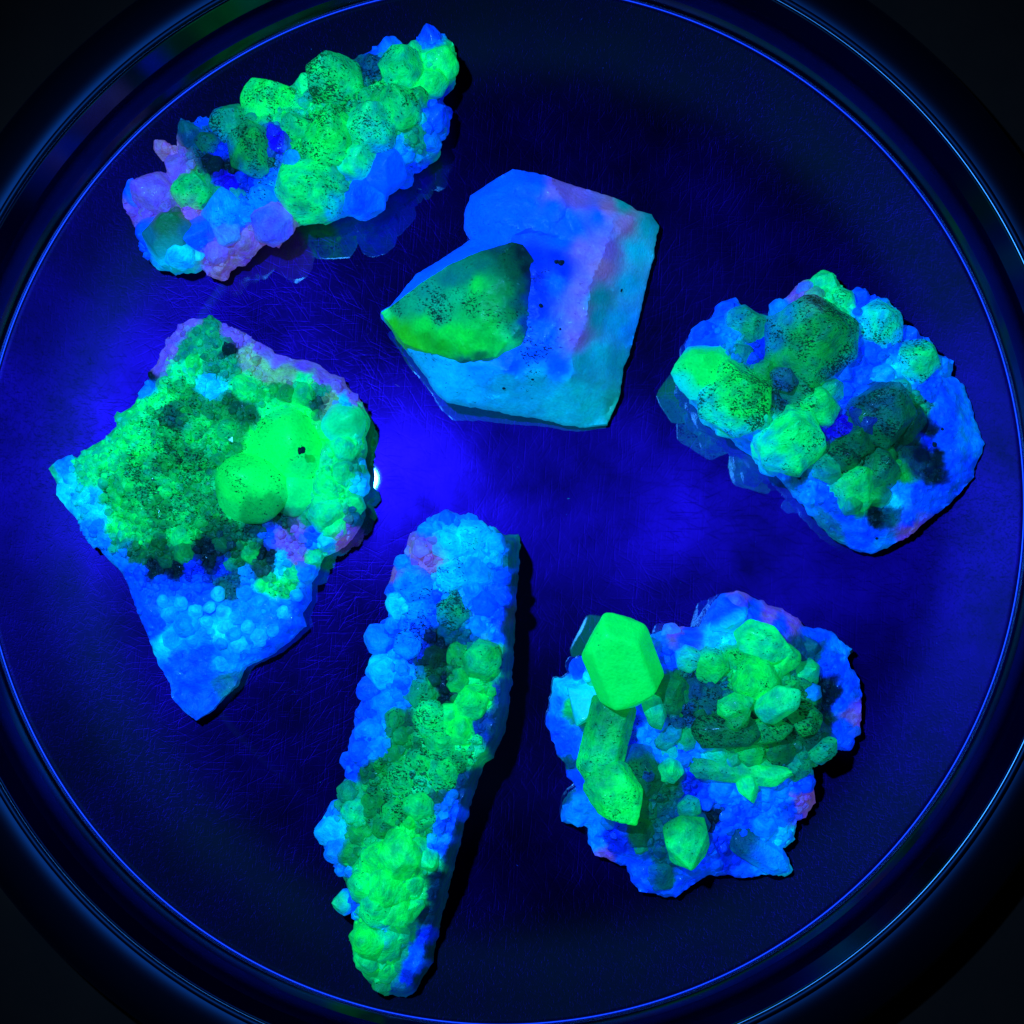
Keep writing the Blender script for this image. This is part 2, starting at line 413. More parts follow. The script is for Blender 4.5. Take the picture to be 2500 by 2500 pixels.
class Rock:
    def __init__(s, name, T, label, outline, heights, edge, w, colours, specks=0.4, use_tin=False, rough=1.0, edge_pts=None,
                 smooth=0, pw=7.0, seed=1, facet=26, warp=16, matrix_name="matrix"):
        s.T = T; s.sc = T[2]; s.seed = seed; s.pw = pw
        P = [s.t(*p[:2]) for p in outline]
        s.P = P
        s.hp = [s.t(a, b) for a, b, c in heights]; s.hv = [[c / 1000] for a, b, c in heights]
        s.tin = use_tin
        s.ep = [s.t(a, b) for a, b, c in (edge_pts or [])]; s.ev = [[c / 1000] for a, b, c in (edge_pts or [])]
        s.e = edge / 1000; s.w = w; s.rough = rough; s.facet = facet; s.warp = warp
        s.cp = [s.t(q[0], q[1]) for q in colours]; s.cv = [colv(q[2]) for q in colours]
        s.sv = [[q[3] if len(q) > 3 else specks] for q in colours]
        cx = sum(p[0] for p in P) / len(P); cy = sum(p[1] for p in P) / len(P)
        o = unproj(cx, cy, 0); s.org = Vector((o.x, o.y, 0))
        s.root = empty(name, s.org, label, "mineral specimen") if isinstance(name, str) else None
        s.n = 0
        s.matrix(matrix_name)
    def t(s, a, b):
        return (s.T[0] + a * s.T[2], s.T[1] + b * s.T[2])
    def edgez(s, X, Y):
        if s.ep: return idw(X, Y, s.ep, s.ev, 3)[:, 0]
        return np.full(len(X), s.e)
    def height(s, X, Y, detail=True):
        X = np.asarray(X, float); Y = np.asarray(Y, float)
        d, ins = poly_dist(X, Y, s.P)
        d = np.where(ins, d, 0)
        H = tin(X, Y, s.hp, [v[0] for v in s.hv]) if s.tin else idw(X, Y, s.hp, s.hv, 3)[:, 0]
        if not s.tin:
            e = s.edgez(X, Y); k = np.sqrt(sstep(d / s.w)) if s.w > 0 else 1
            H = e + (H - e) * k
        if detail:
            f, c = facets(X / s.facet + s.seed * 3, Y / s.facet, s.seed)
            f2, c2 = facets(X / (s.facet * .42) + s.seed * 7, Y / (s.facet * .42), s.seed + 3)
            H = H + s.rough * (f * .0016 + f2 * .0007 + fbm(X / 40, Y / 40, s.seed) * .0022 + fbm(X / 9, Y / 9, s.seed + 4) * .0007)
        return np.maximum(H, .0012)
    def colour(s, X, Y, p=None):
        p = p or s.pw
        X = np.asarray(X, float); Y = np.asarray(Y, float)
        wx = X + s.warp * 2 * fbm(X / 30, Y / 30, s.seed + 20) + s.warp * .6 * fbm(X / 7, Y / 7, s.seed + 24)
        wy = Y + s.warp * 2 * fbm(X / 30, Y / 30, s.seed + 30) + s.warp * .6 * fbm(X / 7, Y / 7, s.seed + 34)
        return idw(wx, wy, s.cp, s.cv, p), idw(wx, wy, s.cp, s.sv, p)[:, 0]
    mat = None
    def matrix(s, name, sp=6.0):
        # ragged outline
        pts = []
        n = len(s.P)
        for a in range(n):
            x0, y0 = s.P[a]; x1, y1 = s.P[(a + 1) % n]
            L = math.hypot(x1 - x0, y1 - y0); m = max(1, int(L / sp))
            for q in range(m):
                pts.append((x0 + (x1 - x0) * q / m, y0 + (y1 - y0) * q / m))
        B = np.array(pts)
        nx = np.roll(B, -1, 0) - np.roll(B, 1, 0); L = np.hypot(nx[:, 0], nx[:, 1]) + 1e-9
        nor = np.stack([nx[:, 1], -nx[:, 0]], 1) / L[:, None]
        area = 0.5 * np.sum(B[:, 0] * np.roll(B[:, 1], -1) - np.roll(B[:, 0], -1) * B[:, 1])
        if area < 0: nor = -nor
        jag = fbm(B[:, 0] / 14, B[:, 1] / 14, s.seed + 40) * 13 * s.rough
        B = B + nor * jag[:, None]
        xs = np.arange(B[:, 0].min(), B[:, 0].max(), sp); ys = np.arange(B[:, 1].min(), B[:, 1].max(), sp)
        gx, gy = np.meshgrid(xs, ys); gx = gx.ravel() + rng.uniform(-.3, .3, gx.size) * sp; gy = gy.ravel() + rng.uniform(-.3, .3, gy.size) * sp
        d, ins = poly_dist(gx, gy, [tuple(b) for b in B])
        k = ins & (d > sp * .55)
        I = np.stack([gx[k], gy[k]], 1)
        V = np.concatenate([B, I]); nb = len(B)
        vs, es, fs, ov, *_ = delaunay_2d_cdt([Vector(v) for v in V], [], [list(range(nb))], 1, 1e-5)
        V2 = np.array([tuple(v) for v in vs])
        isb = np.array([any(q < nb for q in l) for l in ov])
        order = {}
        for i, l in enumerate(ov):
            for q in l:
                if q < nb: order[q] = i
        ring = [order[q] for q in range(nb) if q in order]
        Z = s.height(V2[:, 0], V2[:, 1])
        e = s.edgez(V2[:, 0], V2[:, 1])
        if not s.tin: Z = np.where(isb, np.maximum(e + fbm(V2[:, 0] / 12, V2[:, 1] / 12, s.seed + 50) * .003 * s.rough, .001), Z)
        W = unproj_np(V2[:, 0], V2[:, 1], Z) - np.array(s.org)
        cl, sk = s.colour(V2[:, 0], V2[:, 1])
        verts = [tuple(v) for v in W]; faces = []
        for f in fs:
            a, b, c = W[f[0]], W[f[1]], W[f[2]]
            crs = (b[0] - a[0]) * (c[1] - a[1]) - (b[1] - a[1]) * (c[0] - a[0])
            faces.append(tuple(f) if crs > 0 else tuple(reversed(f)))
        # the side of the rock, tucked in towards the floor
        R = W[ring]; m = len(ring)
        tx = np.roll(R, -1, 0) - np.roll(R, 1, 0); tl = np.hypot(tx[:, 0], tx[:, 1]) + 1e-9
        nn = np.stack([tx[:, 1], -tx[:, 0]], 1) / tl[:, None]
        ar = 0.5 * np.sum(R[:, 0] * np.roll(R[:, 1], -1) - np.roll(R[:, 0], -1) * R[:, 1])
        if ar < 0: nn = -nn
        for q in range(6):
            nn = nn + np.roll(nn, 1, 0) + np.roll(nn, -1, 0); nn /= np.hypot(nn[:, 0], nn[:, 1])[:, None] + 1e-9
        prev = list(ring); cols = [cl]; sks = [sk]
        for zf, off in ((.72, .0003), (.42, -.0004), (.16, -.0016), (0, -.0034)):
            j = fbm(R[:, 0] * 260 + zf * 9, R[:, 1] * 260, s.seed + 60) * .0022 * s.rough
            st = len(verts)
            oo = off * np.clip(R[:, 2] / .009, .25, 1.4)
            for q in range(m):
                zz = R[q, 2] * zf if zf > 0 else .00012
                verts.append((R[q, 0] + nn[q, 0] * (oo[q] + j[q]), R[q, 1] + nn[q, 1] * (oo[q] + j[q]), zz))
            new = list(range(st, st + m))
            for q in range(m):
                t = (q + 1) % m
                faces.append((prev[q], new[q], new[t], prev[t]) if ar > 0 else (prev[t], new[t], new[q], prev[q]))
            cols.append(cl[ring]); sks.append(sk[ring] * .5)
            prev = new
        faces.append(tuple(reversed(prev)) if ar > 0 else tuple(prev))
        me = bpy.data.meshes.new(name); me.from_pydata(verts, [], faces); me.update()
        set_attrs(me, np.concatenate(cols), np.concatenate(sks))
        me.materials.append(s.mat or MIN)
        for p in me.polygons: p.use_smooth = True
        try: me.set_sharp_from_angle(angle=math.radians(42))
        except Exception: pass
        s.body = link(bpy.data.objects.new(name, me), s.root)
    # --- crystals
    def crystal(s, cx, cy, r, ax, ay, col, L=1.25, p=14, sp=None, zo=.15, col2=None, base=False, zb=None, za=None,
                name="crystal", asp=1.0, sub=None, mixf=.18, phi=38, bump=1.0, label=None, fm=None):
        """(cx,cy): middle of the crystal as seen, (ax,ay): its point; base=True: (cx,cy) is its root"""
        X, Y = s.t(cx, cy); AX, AY = s.t(ax, ay); R = r * s.sc * S
        if base:
            zc0 = zb / 1000; za0 = za / 1000
            b = unproj(X, Y, zc0); a = unproj(AX, AY, za0)
            cen = (a + b) / 2; axis = (a - b); Lh = max(axis.length / 2, R * .8)
        else:
            h = float(s.height([X], [Y])[0]) if zb is None else zb / 1000
            zc = h + (zo - (.1 if name == 'crystal' else 0)) * R
            Lh = L * R
            dxy = Vector(((AX - X) * S, (Y - AY) * S, 0))
            if dxy.length > .9 * Lh: dxy *= .9 * Lh / dxy.length
            axis = Vector((dxy.x, dxy.y, math.sqrt(max(Lh * Lh - dxy.length_squared, 1e-12))))
            cen = unproj(X, Y, zc)
        if name == 'crystal' and p > 9: p = p * 2.1
        ax_ = axis.normalized()
        q = ax_.to_track_quat('Z', 'Y').to_matrix()
        spin = random.uniform(0, math.pi / 3)
        U = ico(sub if sub is not None else (4 if R > .0042 else 3 if R > .0016 else 2))
        st = max(1.0, Lh / R)
        U = U * np.array([1, 1, st]); U = U / np.linalg.norm(U, axis=1)[:, None]
        planes = []
        ph = math.radians(phi)
        for k in range(6):
            th = spin + k * math.pi / 3 + random.uniform(-.07, .07)
            planes.append((math.cos(th), math.sin(th) * 1.0, 0, R * random.uniform(.84, 1.06) * (asp if k % 3 == 0 else 1)))
        for k in range(6):
            th = spin + k * math.pi / 3 + random.uniform(-.1, .1)
            e = ph + random.uniform(-.06, .06)
            planes.append((math.cos(th) * math.cos(e), math.sin(th) * math.cos(e), math.sin(e), Lh * math.sin(e) * random.uniform(.86, 1.3)))
            planes.append((math.cos(th) * .6, math.sin(th) * .6, -.8, Lh * .8 * random.uniform(.95, 1.1)))
        planes.append((0, 0, -1, Lh))
        acc = np.zeros(len(U))
        for nx, ny, nz, d in planes:
            acc += np.maximum(0, (U[:, 0] * nx + U[:, 1] * ny + U[:, 2] * nz) / d) ** p
        rad = acc ** (-1 / p)
        V = U * rad[:, None]
        # lumpy skin
        o3 = random.uniform(0, 90)
        k1 = R * .055 * bump; k2 = R * .026 * bump; k3 = R * .014 * bump
        f1 = 1.5 / R; f2 = 5.0 / R
        n1 = np.array([noise.noise(Vector((v[0] * f1 + o3, v[1] * f1, v[2] * f1))) for v in V])
        n2 = np.array([noise.noise(Vector((v[0] * f2 + o3, v[1] * f2, v[2] * f2))) for v in V])
        n3 = np.array([noise.noise(Vector((v[0] * f2 * 2.6 + o3, v[1] * f2 * 2.6, v[2] * f2 * 2.6 + 7))) for v in V]) if len(V) > 600 else 0 * n2
        V = V * (1 + (k1 * n1 + k2 * n2 + k3 * n3) / R)[:, None]
        Mq = np.array(q)
        V = V @ Mq.T
        # keep it inside the stone it grows from, above the floor
        lo = cen.z + V[:, 2]
        V[:, 2] = np.where(lo < .0015, .0015 - cen.z, V[:, 2])
        me = bpy.data.meshes.new(name)
        me.from_pydata([tuple(v) for v in V], [], ICOF[len(U)])
        me.update()
        fc, fs = s.colour([X], [Y])
        c1 = np.array(colv(col)) if col is not None else fc[0]
        c1 = c1 * (1 - mixf) + fc[0] * mixf
        c1 = c1 * random.uniform(.86, 1.10)
        tt = (V @ np.array(ax_)) / Lh
        vx = X + V[:, 0] / S; vy = Y - V[:, 1] / S
        fv, fsv = s.colour(vx, vy)
        if col2 is not None:
            c2 = np.array(colv(col2)); k = sstep((.35 - tt) / .9)[:, None]
            cc = c1[None, :] * (1 - k) + c2[None, :] * k
        else:
            cc = np.repeat(c1[None, :], len(V), 0)
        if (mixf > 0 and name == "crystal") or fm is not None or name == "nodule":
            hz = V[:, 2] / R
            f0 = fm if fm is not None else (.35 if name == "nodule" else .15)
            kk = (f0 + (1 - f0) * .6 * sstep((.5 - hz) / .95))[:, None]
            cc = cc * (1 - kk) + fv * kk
        spv = np.full(len(V), sp if sp is not None else fs[0])
        spv = spv * (.8 + .35 * n1) 
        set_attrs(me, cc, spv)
        me.materials.append(CALM if R > .0058 and (sp or 0) < .6 else MIN)
        for f in me.polygons: f.use_smooth = True
        if p > 34:
            try: me.set_sharp_from_angle(angle=math.radians(30))
            except Exception: pass
        o = link(bpy.data.objects.new(name, me), s.root)
        o.location = cen - s.org
        if label: o['label'] = label
        s.n += 1
        return o
    def scatter(s, n, r0, r1, keep=lambda a, b: True, gap=1.0, p=14, L=1.1, name="crystal", tries=4000, avoid=(), inset=.5, tilt=.7, zo=.1, jit=.12, col=None):
        P = np.array(s.P); lo = P.min(0); hi = P.max(0); done = list(avoid); k = 0
        for _ in range(tries):
            if k >= n: break
            x = random.uniform(lo[0], hi[0]); y = random.uniform(lo[1], hi[1])
            r = random.uniform(r0, r1) * s.sc
            d, ins = poly_dist(np.array([x]), np.array([y]), s.P)
            if not ins[0] or d[0] < r * inset: continue
            a, b = (x - s.T[0]) / s.sc, (y - s.T[1]) / s.sc
            if not keep(a, b): continue
            if any(math.hypot(x - u, y - v) < gap * (r + q) for u, v, q in done): continue
            done.append((x, y, r)); k += 1
            th = random.uniform(0, 6.28); m = random.uniform(0, tilt) * r / s.sc
            c, sk = s.colour([x], [y])
            cc = tuple(np.clip(c[0] * np.array([1, random.uniform(1 - jit * 2, 1 + jit * 2), random.uniform(1 - jit, 1 + jit)]), 0, 1)) if col is None else col
            s.crystal(a, b, r / s.sc, a + m * math.cos(th), b + m * math.sin(th), cc, L=L, p=p, sp=sk[0], zo=zo, name=name, mixf=0)
        return done

def grit(s, n, r0, r1, keep=lambda a, b: True, lift=.2, name="crystal_grit"):
    """tiny crystals between the larger ones, too small to pick apart: one part"""
    P = np.array(s.P); lo = P.min(0); hi = P.max(0)
    x = rng.uniform(lo[0], hi[0], n * 4); y = rng.uniform(lo[1], hi[1], n * 4)
    d, ins = poly_dist(x, y, s.P)
    k = ins & (d > 3)
    k &= np.array([keep((a - s.T[0]) / s.sc, (b - s.T[1]) / s.sc) for a, b in zip(x, y)])
    x = x[k][:n]; y = y[k][:n]; m = len(x)
    r = (r0 + (r1 - r0) * rng.random(m) ** 1.8)
    h = s.height(x, y); w = unproj_np(x, y, h + r * S * lift) - np.array(s.org)
    c, sk = s.colour(x, y)
    c = c * rng.uniform(.7, 1.25, (m, 1)) * np.stack([np.ones(m), rng.uniform(.8, 1.2, m), rng.uniform(.85, 1.15, m)], 1)
    U = ico(0); F = np.array(ICOF[len(U)]); nv = len(U)
    VV = []; FF = []
    for q in range(m):
        a, b = rng.normal(size=(2, 3)); a /= np.linalg.norm(a); b = b - a * a.dot(b); b /= np.linalg.norm(b); cc = np.cross(a, b)
        Mx = np.stack([a, b, cc])
        pl = Mx[rng.integers(0, 3)]
        V = U @ Mx * (1 + .22 * np.sign(U[:, :1]) * (rng.random() - .2)) * np.array([1, 1, 1 + .5 * rng.random()])
        V = V * (1 + .16 * rng.normal(size=(nv, 1)))
        VV.append(V * r[q] * S + w[q]); FF.append(F + q * nv)
    VV = np.concatenate(VV); FF = np.concatenate(FF)
    VV[:, 2] = np.maximum(VV[:, 2], .0006)
    me = bpy.data.meshes.new(name); me.from_pydata(VV.tolist(), [], FF.tolist()); me.update()
    set_attrs(me, np.repeat(c, nv, 0), np.repeat(sk, nv))
    me.materials.append(MIN)
    o = link(bpy.data.objects.new(name, me), s.root); o['kind'] = 'stuff'
    return o

_ico = {}; ICOF = {}
def ico(sub):
    if sub not in _ico:
        bm = bmesh.new(); bmesh.ops.create_icosphere(bm, subdivisions=sub + 1, radius=1)
        V = np.array([tuple(v.co) for v in bm.verts]); F = [tuple(v.index for v in f.verts) for f in bm.faces]
        bm.free(); _ico[sub] = V; ICOF[len(V)] = F
    return _ico[sub]

def taken(rock, lst, f=.8):
    return [(rock.t(c[0], c[1]) + (c[2] * rock.sc * f,)) for c in lst]

# ================================================================== specimen 1: knobbly cluster, upper left
T1 = (250, 50, .4917)
out1 = [(100,860),(130,790),(215,795),(300,780),(318,740),(330,690),(300,650),(265,608),(320,615),(375,630),(370,560),(388,482),(440,510),(485,470),(530,485),(620,440),(700,430),(780,380),(900,360),(980,280),(1060,250),(1200,200),(1320,165),(1360,130),(1395,95),(1440,105),(1500,125),(1545,110),(1590,50),(1640,70),(1700,65),(1735,110),(1745,180),(1755,300),(1700,350),(1670,390),(1730,440),(1720,490),(1700,560),(1660,600),(1670,650),(1620,700),(1540,740),(1530,790),(1440,820),(1400,880),(1300,950),(1200,950),(1100,990),(1000,970),(950,1010),(915,1050),(862,1108),(800,1060),(760,1110),(720,1180),(650,1195),(620,1240),(580,1270),(520,1240),(480,1215),(400,1235),(340,1250),(280,1215),(210,1165),(180,1120),(190,1060),(160,1000),(110,930)]
r1 = Rock("mineral_specimen", T1, "oblong cluster of rounded speckled green crystals on a violet-pink base at upper left",
    out1, [(200,900,11),(400,1050,14),(500,600,15),(650,820,15),(800,500,20),(1000,700,21),(1200,400,22),(1450,350,21),(1650,200,18),(1400,750,18),(900,950,17),(600,1100,13)], 8, 60,
    [(150,850,'B',.1),(240,830,'P',.1),(320,640,'p',.1),(360,740,'P',.1),(200,1080,'B',.1),(130,930,'P',.1),(280,980,'P',.1),(400,520,'t'),(490,480,'B'),(500,600,'t',.9),(570,700,'K',.5),(590,640,'N'),(620,800,'V'),(650,740,'K'),(730,790,'N'),(640,500,'T',.8),(450,830,'g',.4),(330,1000,'D',.1),
     (380,1180,'C',.1),(480,1060,'B',.1),(560,1130,'P',.1),(620,1190,'p',.1),(700,1100,'P',.1),(740,1080,'p',.1),(850,1050,'p',.3),(790,1000,'B',.2),(650,950,'c',.6),(800,880,'c',.7),(820,400,'G',.7),(980,330,'S',.6),(1160,300,'g',.9),(1120,560,'g',.9),(950,600,'g',.8),(880,600,'V'),(750,650,'M',.9),(1020,840,'G',.7),(1050,950,'S',.5),(1170,780,'T'),(1260,680,'S',.5),(1330,500,'T',.8),(1470,420,'g',.9),(1350,250,'t',.9),(1400,110,'B',.1),(1600,80,'B',.1),(1450,190,'g',.8),(1400,300,'g',.8),(1560,200,'G',.6),(1500,235,'t',.9),(1600,300,'G',.4),(1700,200,'G',.2),(1720,400,'N'),(1660,480,'B',.1),(1520,520,'g'),(1560,560,'T'),(1450,650,'c',.3),(1400,750,'B',.1),(1300,860,'B',.1),(1500,760,'B'),(1200,930,'c'),(560,900,'T'),(440,950,'p')],
    specks=.5, seed=1)
c1 = [(1020,840,165,985,900,'G',dict(L=1.3,col2='S',sp=.75,p=16,zo=.2)),(820,405,140,830,340,'L',dict(L=1.25,sp=.8,zo=.3)),(1155,310,140,1130,240,'g',dict(L=1.4,sp=.98,zo=.3)),
      (1120,575,118,1110,450,'L',dict(L=1.6,sp=.98,zo=.35)),(750,650,128,790,690,'M',dict(L=1.25,sp=.95,zo=.2,p=16)),(1330,520,130,1330,450,'S',dict(L=1.25,sp=.85,col2='T')),
      (1480,230,112,1500,250,'G',dict(L=1.2,sp=.9,zo=.2)),(1690,205,88,1710,150,'L',dict(L=1.2,sp=.3,zo=.3,p=9)),(1625,310,85,1640,330,'L',dict(sp=.5,p=10)),(1475,420,105,1450,380,'g',dict(sp=.97,p=11)),
      (1385,400,75,1380,370,'M',dict(sp=.9,p=10)),(640,500,112,650,470,'T',dict(sp=.9,p=10,L=1)),(450,830,95,470,780,'g',dict(sp=.5,p=20)),(335,1070,125,330,1010,'D',dict(L=1.3,sp=.1,p=30,col2='C',bump=.5)),
      (600,950,118,570,890,'c',dict(sp=.6,col2='B',p=12)),(800,880,82,790,860,'c',dict(sp=.8,p=12)),(1390,740,118,1430,690,'B',dict(sp=.2,p=18)),(1270,700,105,1290,660,'S',dict(sp=.6,col2='c',p=12)),
      (1290,880,105,1260,920,'B',dict(sp=.15,col2='c')),(1655,480,68,1690,440,'B',dict(sp=.1,p=10)),(1625,610,62,1640,650,'B',dict(sp=.1)),(850,1010,100,860,1090,'B',dict(sp=.3,col2='p',p=24)),
      (700,1100,85,720,1150,'p',dict(sp=.1)),(240,850,100,170,840,'P',dict(sp=.1)),(160,860,62,130,850,'B',dict(sp=.05)),(235,1060,78,200,1100,'B',dict(sp=.05)),(480,1070,85,440,1120,'B',dict(sp=.1)),
      (560,1150,75,570,1220,'P',dict(sp=.1)),(620,1060,70,640,1120,'c',dict(sp=.1)),(1430,140,62,1400,110,'B',dict(sp=.05)),(1620,95,68,1600,60,'B',dict(sp=.05)),(1545,150,52,1530,140,'T',dict(sp=.2)),
      (1020,320,60,1000,290,'S',dict(sp=.7)),(1340,215,55,1330,190,'t',dict(sp=.97)),(430,560,62,400,520,'t',dict(sp=.3,p=26)),(520,600,60,520,590,'D',dict(sp=.9)),(300,640,42,268,612,'p',dict(sp=.1,L=1.6,p=24)),
      (360,720,58,330,740,'P',dict(sp=.1)),(955,520,70,960,500,'g',dict(sp=.9)),(1160,765,55,1160,750,'T',dict(sp=.3)),(890,605,58,890,560,'V',dict(sp=.75,p=30,L=1.1,zo=.9)),(635,810,42,640,800,'V',dict(sp=.6,p=30,zo=.9)),
      (385,1165,72,370,1200,'C',dict(sp=.05,p=20,zo=.5)),(660,860,62,650,850,'T',dict(sp=.5)),(1050,640,60,1050,640,'g',dict(sp=.9)),(940,690,45,930,690,'c',dict(sp=.5)),(1560,390,60,1570,400,'M',dict(sp=.9)),(510,830,60,520,780,'M',dict(sp=.3,p=26))]
for c in c1: r1.crystal(*c[:6], **c[6])
grit(r1, 700, 5, 15)
r1.scatter(46, 22, 48, avoid=taken(r1, c1, .72), gap=.8, p=18, zo=.35)

# ================================================================== specimen 2: single large broken crystal, upper centre
T2 = (900, 380, .3882)
out2 = [(905,85),(1060,110),(1290,185),(1480,245),(1600,285),(1690,345),(1780,370),(1825,440),(1790,600),(1765,740),(1725,900),(1680,1080),(1640,1250),(1600,1340),(1575,1520),(1500,1690),(1400,1695),(1330,1705),(1150,1660),(850,1600),(700,1560),(560,1540),(490,1530),(400,1430),(300,1280),(225,1190),(150,1080),(85,1000),(80,978),(130,950),(300,750),(570,575),(655,515),(605,430),(610,340),(640,250),(760,170)]
oz2 = [17,16,13,10,9,7,6,5,4.5,4,4,4,4,4,4,3.5,3.5,4,7,11,13,16,17,17,17,16.5,16,15.5,15,15,16,17,17,16,15,15,16]
ins2 = [(700,270,21),(920,165,22),(1170,190,22),(1560,350,22),(1690,390,19),(700,430,21),(1000,460,25),(1250,330,24),(1000,480,21.5),(1300,540,24),(1500,560,27),(1400,820,29),(1370,1050,29),(1270,1260,28),(1290,1360,25),(850,1350,26),(560,1300,25),(420,1240,23),(300,1180,20),
        (900,500,26),(820,455,24.5),(1400,560,26.5),(1250,600,27),(620,650,24),(1050,700,30),(1050,950,31),(1050,1200,29),(700,900,29),(1500,1200,17),(1430,900,24),(1460,1130,19),(1530,1450,9),(1250,1420,22),(1620,700,17),(1560,900,14),(900,600,27.5),(400,900,22)]
Rock.mat = CALM
r2 = Rock("mineral_specimen", T2, "large blocky blue and turquoise crystal with a green pointed end, upper centre",
    out2, [(a, b, z_) for (a, b), z_ in zip(out2, oz2)] + ins2, 10, 0,
    [(700,300,'B',.3),(950,120,'B',.05),(1000,300,'B',.25),(1150,330,'B',.2),(1250,400,'B',.2),(1100,420,'B',.3),(850,200,'B',.1),(1050,180,'B',.05),(1200,520,'B',.3),(900,420,'B',.3),(1300,450,'B',.35),(1450,380,'B',.1),(1170,220,'P',.05),(1300,260,'P',.05),(1500,330,'p',.05),(1620,420,'p',.05),(1500,600,'P',.2),(1450,700,'p',.2),(1350,600,'P',.3),(1350,850,'P',.3),(1330,1000,'P',.3),(1300,1150,'P',.2),
     (1750,450,(.001,.55,.85),.05),(1680,600,'C',.05),(1630,800,(.001,.46,.95),.1),(1600,290,(.001,.45,.60),.05),(1790,400,(.001,.36,.55),.1),(1550,1050,(.001,.40,.95),.1),(1640,1100,(.001,.28,1.1),.1),(1450,900,(.001,.32,.50),.15),(1440,1020,(.001,.34,.58),.1),(1450,1250,(.001,.44,.75),.1),(1560,1300,(.001,.33,.60),.1),(1350,1300,(.001,.36,.60),.1),
     (1170,800,'B',.3),(1080,850,'N',.4),(1060,980,'N',.4),(1060,760,(.001,.02,.55),.4),(1050,650,'N',.4),(1180,650,'N',.5),(1220,720,'N',.3),(1100,1100,'B',.55),(1050,1200,'B',.8),(1120,1150,'B',.85),(980,1120,'B',.85),(900,1310,'B',.3),(1200,1320,'B',.2),(700,1330,'c',.3),(640,560,'B',.4),(400,700,'B',.3),(250,830,'B',.2),(760,510,'B',.5),
     (350,1290,(.001,.36,.80),.65),(500,1330,(.001,.42,.95),.4),(450,1450,(.001,.40,1.0),.3),(600,1450,(.001,.44,.90),.3),(850,1430,(.001,.40,.75),.35),(1050,1420,(.001,.42,.72),.5),(900,1550,(.001,.42,.80),.15),(1200,1550,(.001,.56,.80),.1),(1400,1600,(.001,.54,.70),.1),(1540,1600,(.003,.34,.28),.15),(1300,1480,(.001,.52,.72),.15)],
    specks=.3, use_tin=True, seed=2, rough=.42, facet=60, warp=10, pw=3.6)
outg = [(78,985),(140,945),(230,880),(330,800),(500,690),(700,600),(900,545),(970,560),(1040,660),(1030,760),(1020,900),(1000,1080),(960,1190),(850,1230),(800,1265),(580,1295),(480,1260),(350,1230),(220,1180),(150,1085)]
class Tip(Rock): pass
g = Rock.__new__(Tip)
g.T = T2; g.sc = T2[2]; g.seed = 12; g.pw = 3.2; g.P = [g.t(*p) for p in outg]
gz = [(a, b, z_) for (a, b), z_ in zip(outg, [16.5,17,18,21,23,26,27.5,27.6,28.4,29.5,30,30,29,28.5,28,26,25,22.5,20,17.5])] + [(300,930,22),(420,960,25.5),(640,780,32),(700,900,34),(860,760,34.5),(860,950,35.5),(960,830,33),(700,1060,33),(480,1130,28),(300,1060,23),(860,1180,32),(620,1210,29),(950,1080,33),(840,620,31)]
g.hp = [g.t(a, b) for a, b, c in gz]; g.hv = [[c / 1000] for a, b, c in gz]
g.tin = True; g.ep = []; g.ev = []; g.e = .012; g.w = 0; g.rough = .3; g.facet = 55; g.warp = 12
gc = [(100,985,'g',.1),(200,960,(.001,.30,.14),.75),(350,860,(.001,.26,.18),.6),(430,930,(.001,.42,.22),1.15),(330,930,(.001,.36,.18),1.1),(450,1010,(.001,.32,.14),1.2),(560,880,(.001,.45,.16),.9),(600,760,(.001,.20,.15),.6),(680,820,(.001,.62,.06),.75),(650,950,(.001,.42,.09),.95),(750,1050,(.001,.48,.05),.85),(780,930,(.001,.34,.05),.95),(850,850,(.001,.20,.05),.6),(900,1000,(.001,.22,.06),.75),(930,1100,(.001,.22,.16),.7),(860,650,(.001,.09,.04),.5),(800,590,(.001,.06,.05),.5),(700,680,(.001,.16,.11),.4),(500,760,(.001,.18,.16),.4),(960,600,'K',.4),(980,700,'K',.4),(920,720,(.001,.09,.04),.5),(1025,740,(.001,.012,.12),.3),(1020,820,(.001,.014,.18),.4),
      (960,830,(.001,.08,.06),.5),(1010,900,(.001,.03,.30),.4),(985,1050,(.001,.06,.40),.5),(960,960,(.001,.10,.10),.5),
      (150,1050,'Y',.1),(230,1120,'Y',.1),(350,1150,(.004,.40,.02),.15),(450,1200,(.003,.38,.02),.1),(600,1210,(.003,.55,.03),.15),(300,1190,'Y',.3),(700,1200,(.002,.66,.05),.35),(850,1190,(.002,.66,.06),.3),(700,1262,'D',.2),(600,1280,(.001,.10,.10),.2),(350,1060,(.001,.62,.05),.3),(480,1110,(.001,.68,.05),.2),(600,1140,(.001,.72,.05),.3),(770,1150,(.001,.60,.06),.5),(880,1195,'S',.2)]
g.cp = [g.t(q[0], q[1]) for q in gc]; g.cv = [colv(q[2]) for q in gc]; g.sv = [[q[3]] for q in gc]
g.org = r2.org; g.root = r2.root; g.n = 0
g.matrix("crystal_tip", sp=5)
Rock.mat = None
# black lumps standing in for the shaded holes of the big crystal
for a, b, q in ((1210,680,26),(1180,672,16),(1080,945,15),(1588,845,11),(1205,1090,9),(850,1460,11),(1030,1405,9)):
    r2.crystal(a, b, q * 1.2, a, b, 'K', L=.9, p=8, sp=.2, zo=-.1, name="pit", mixf=0, sub=3, bump=5)

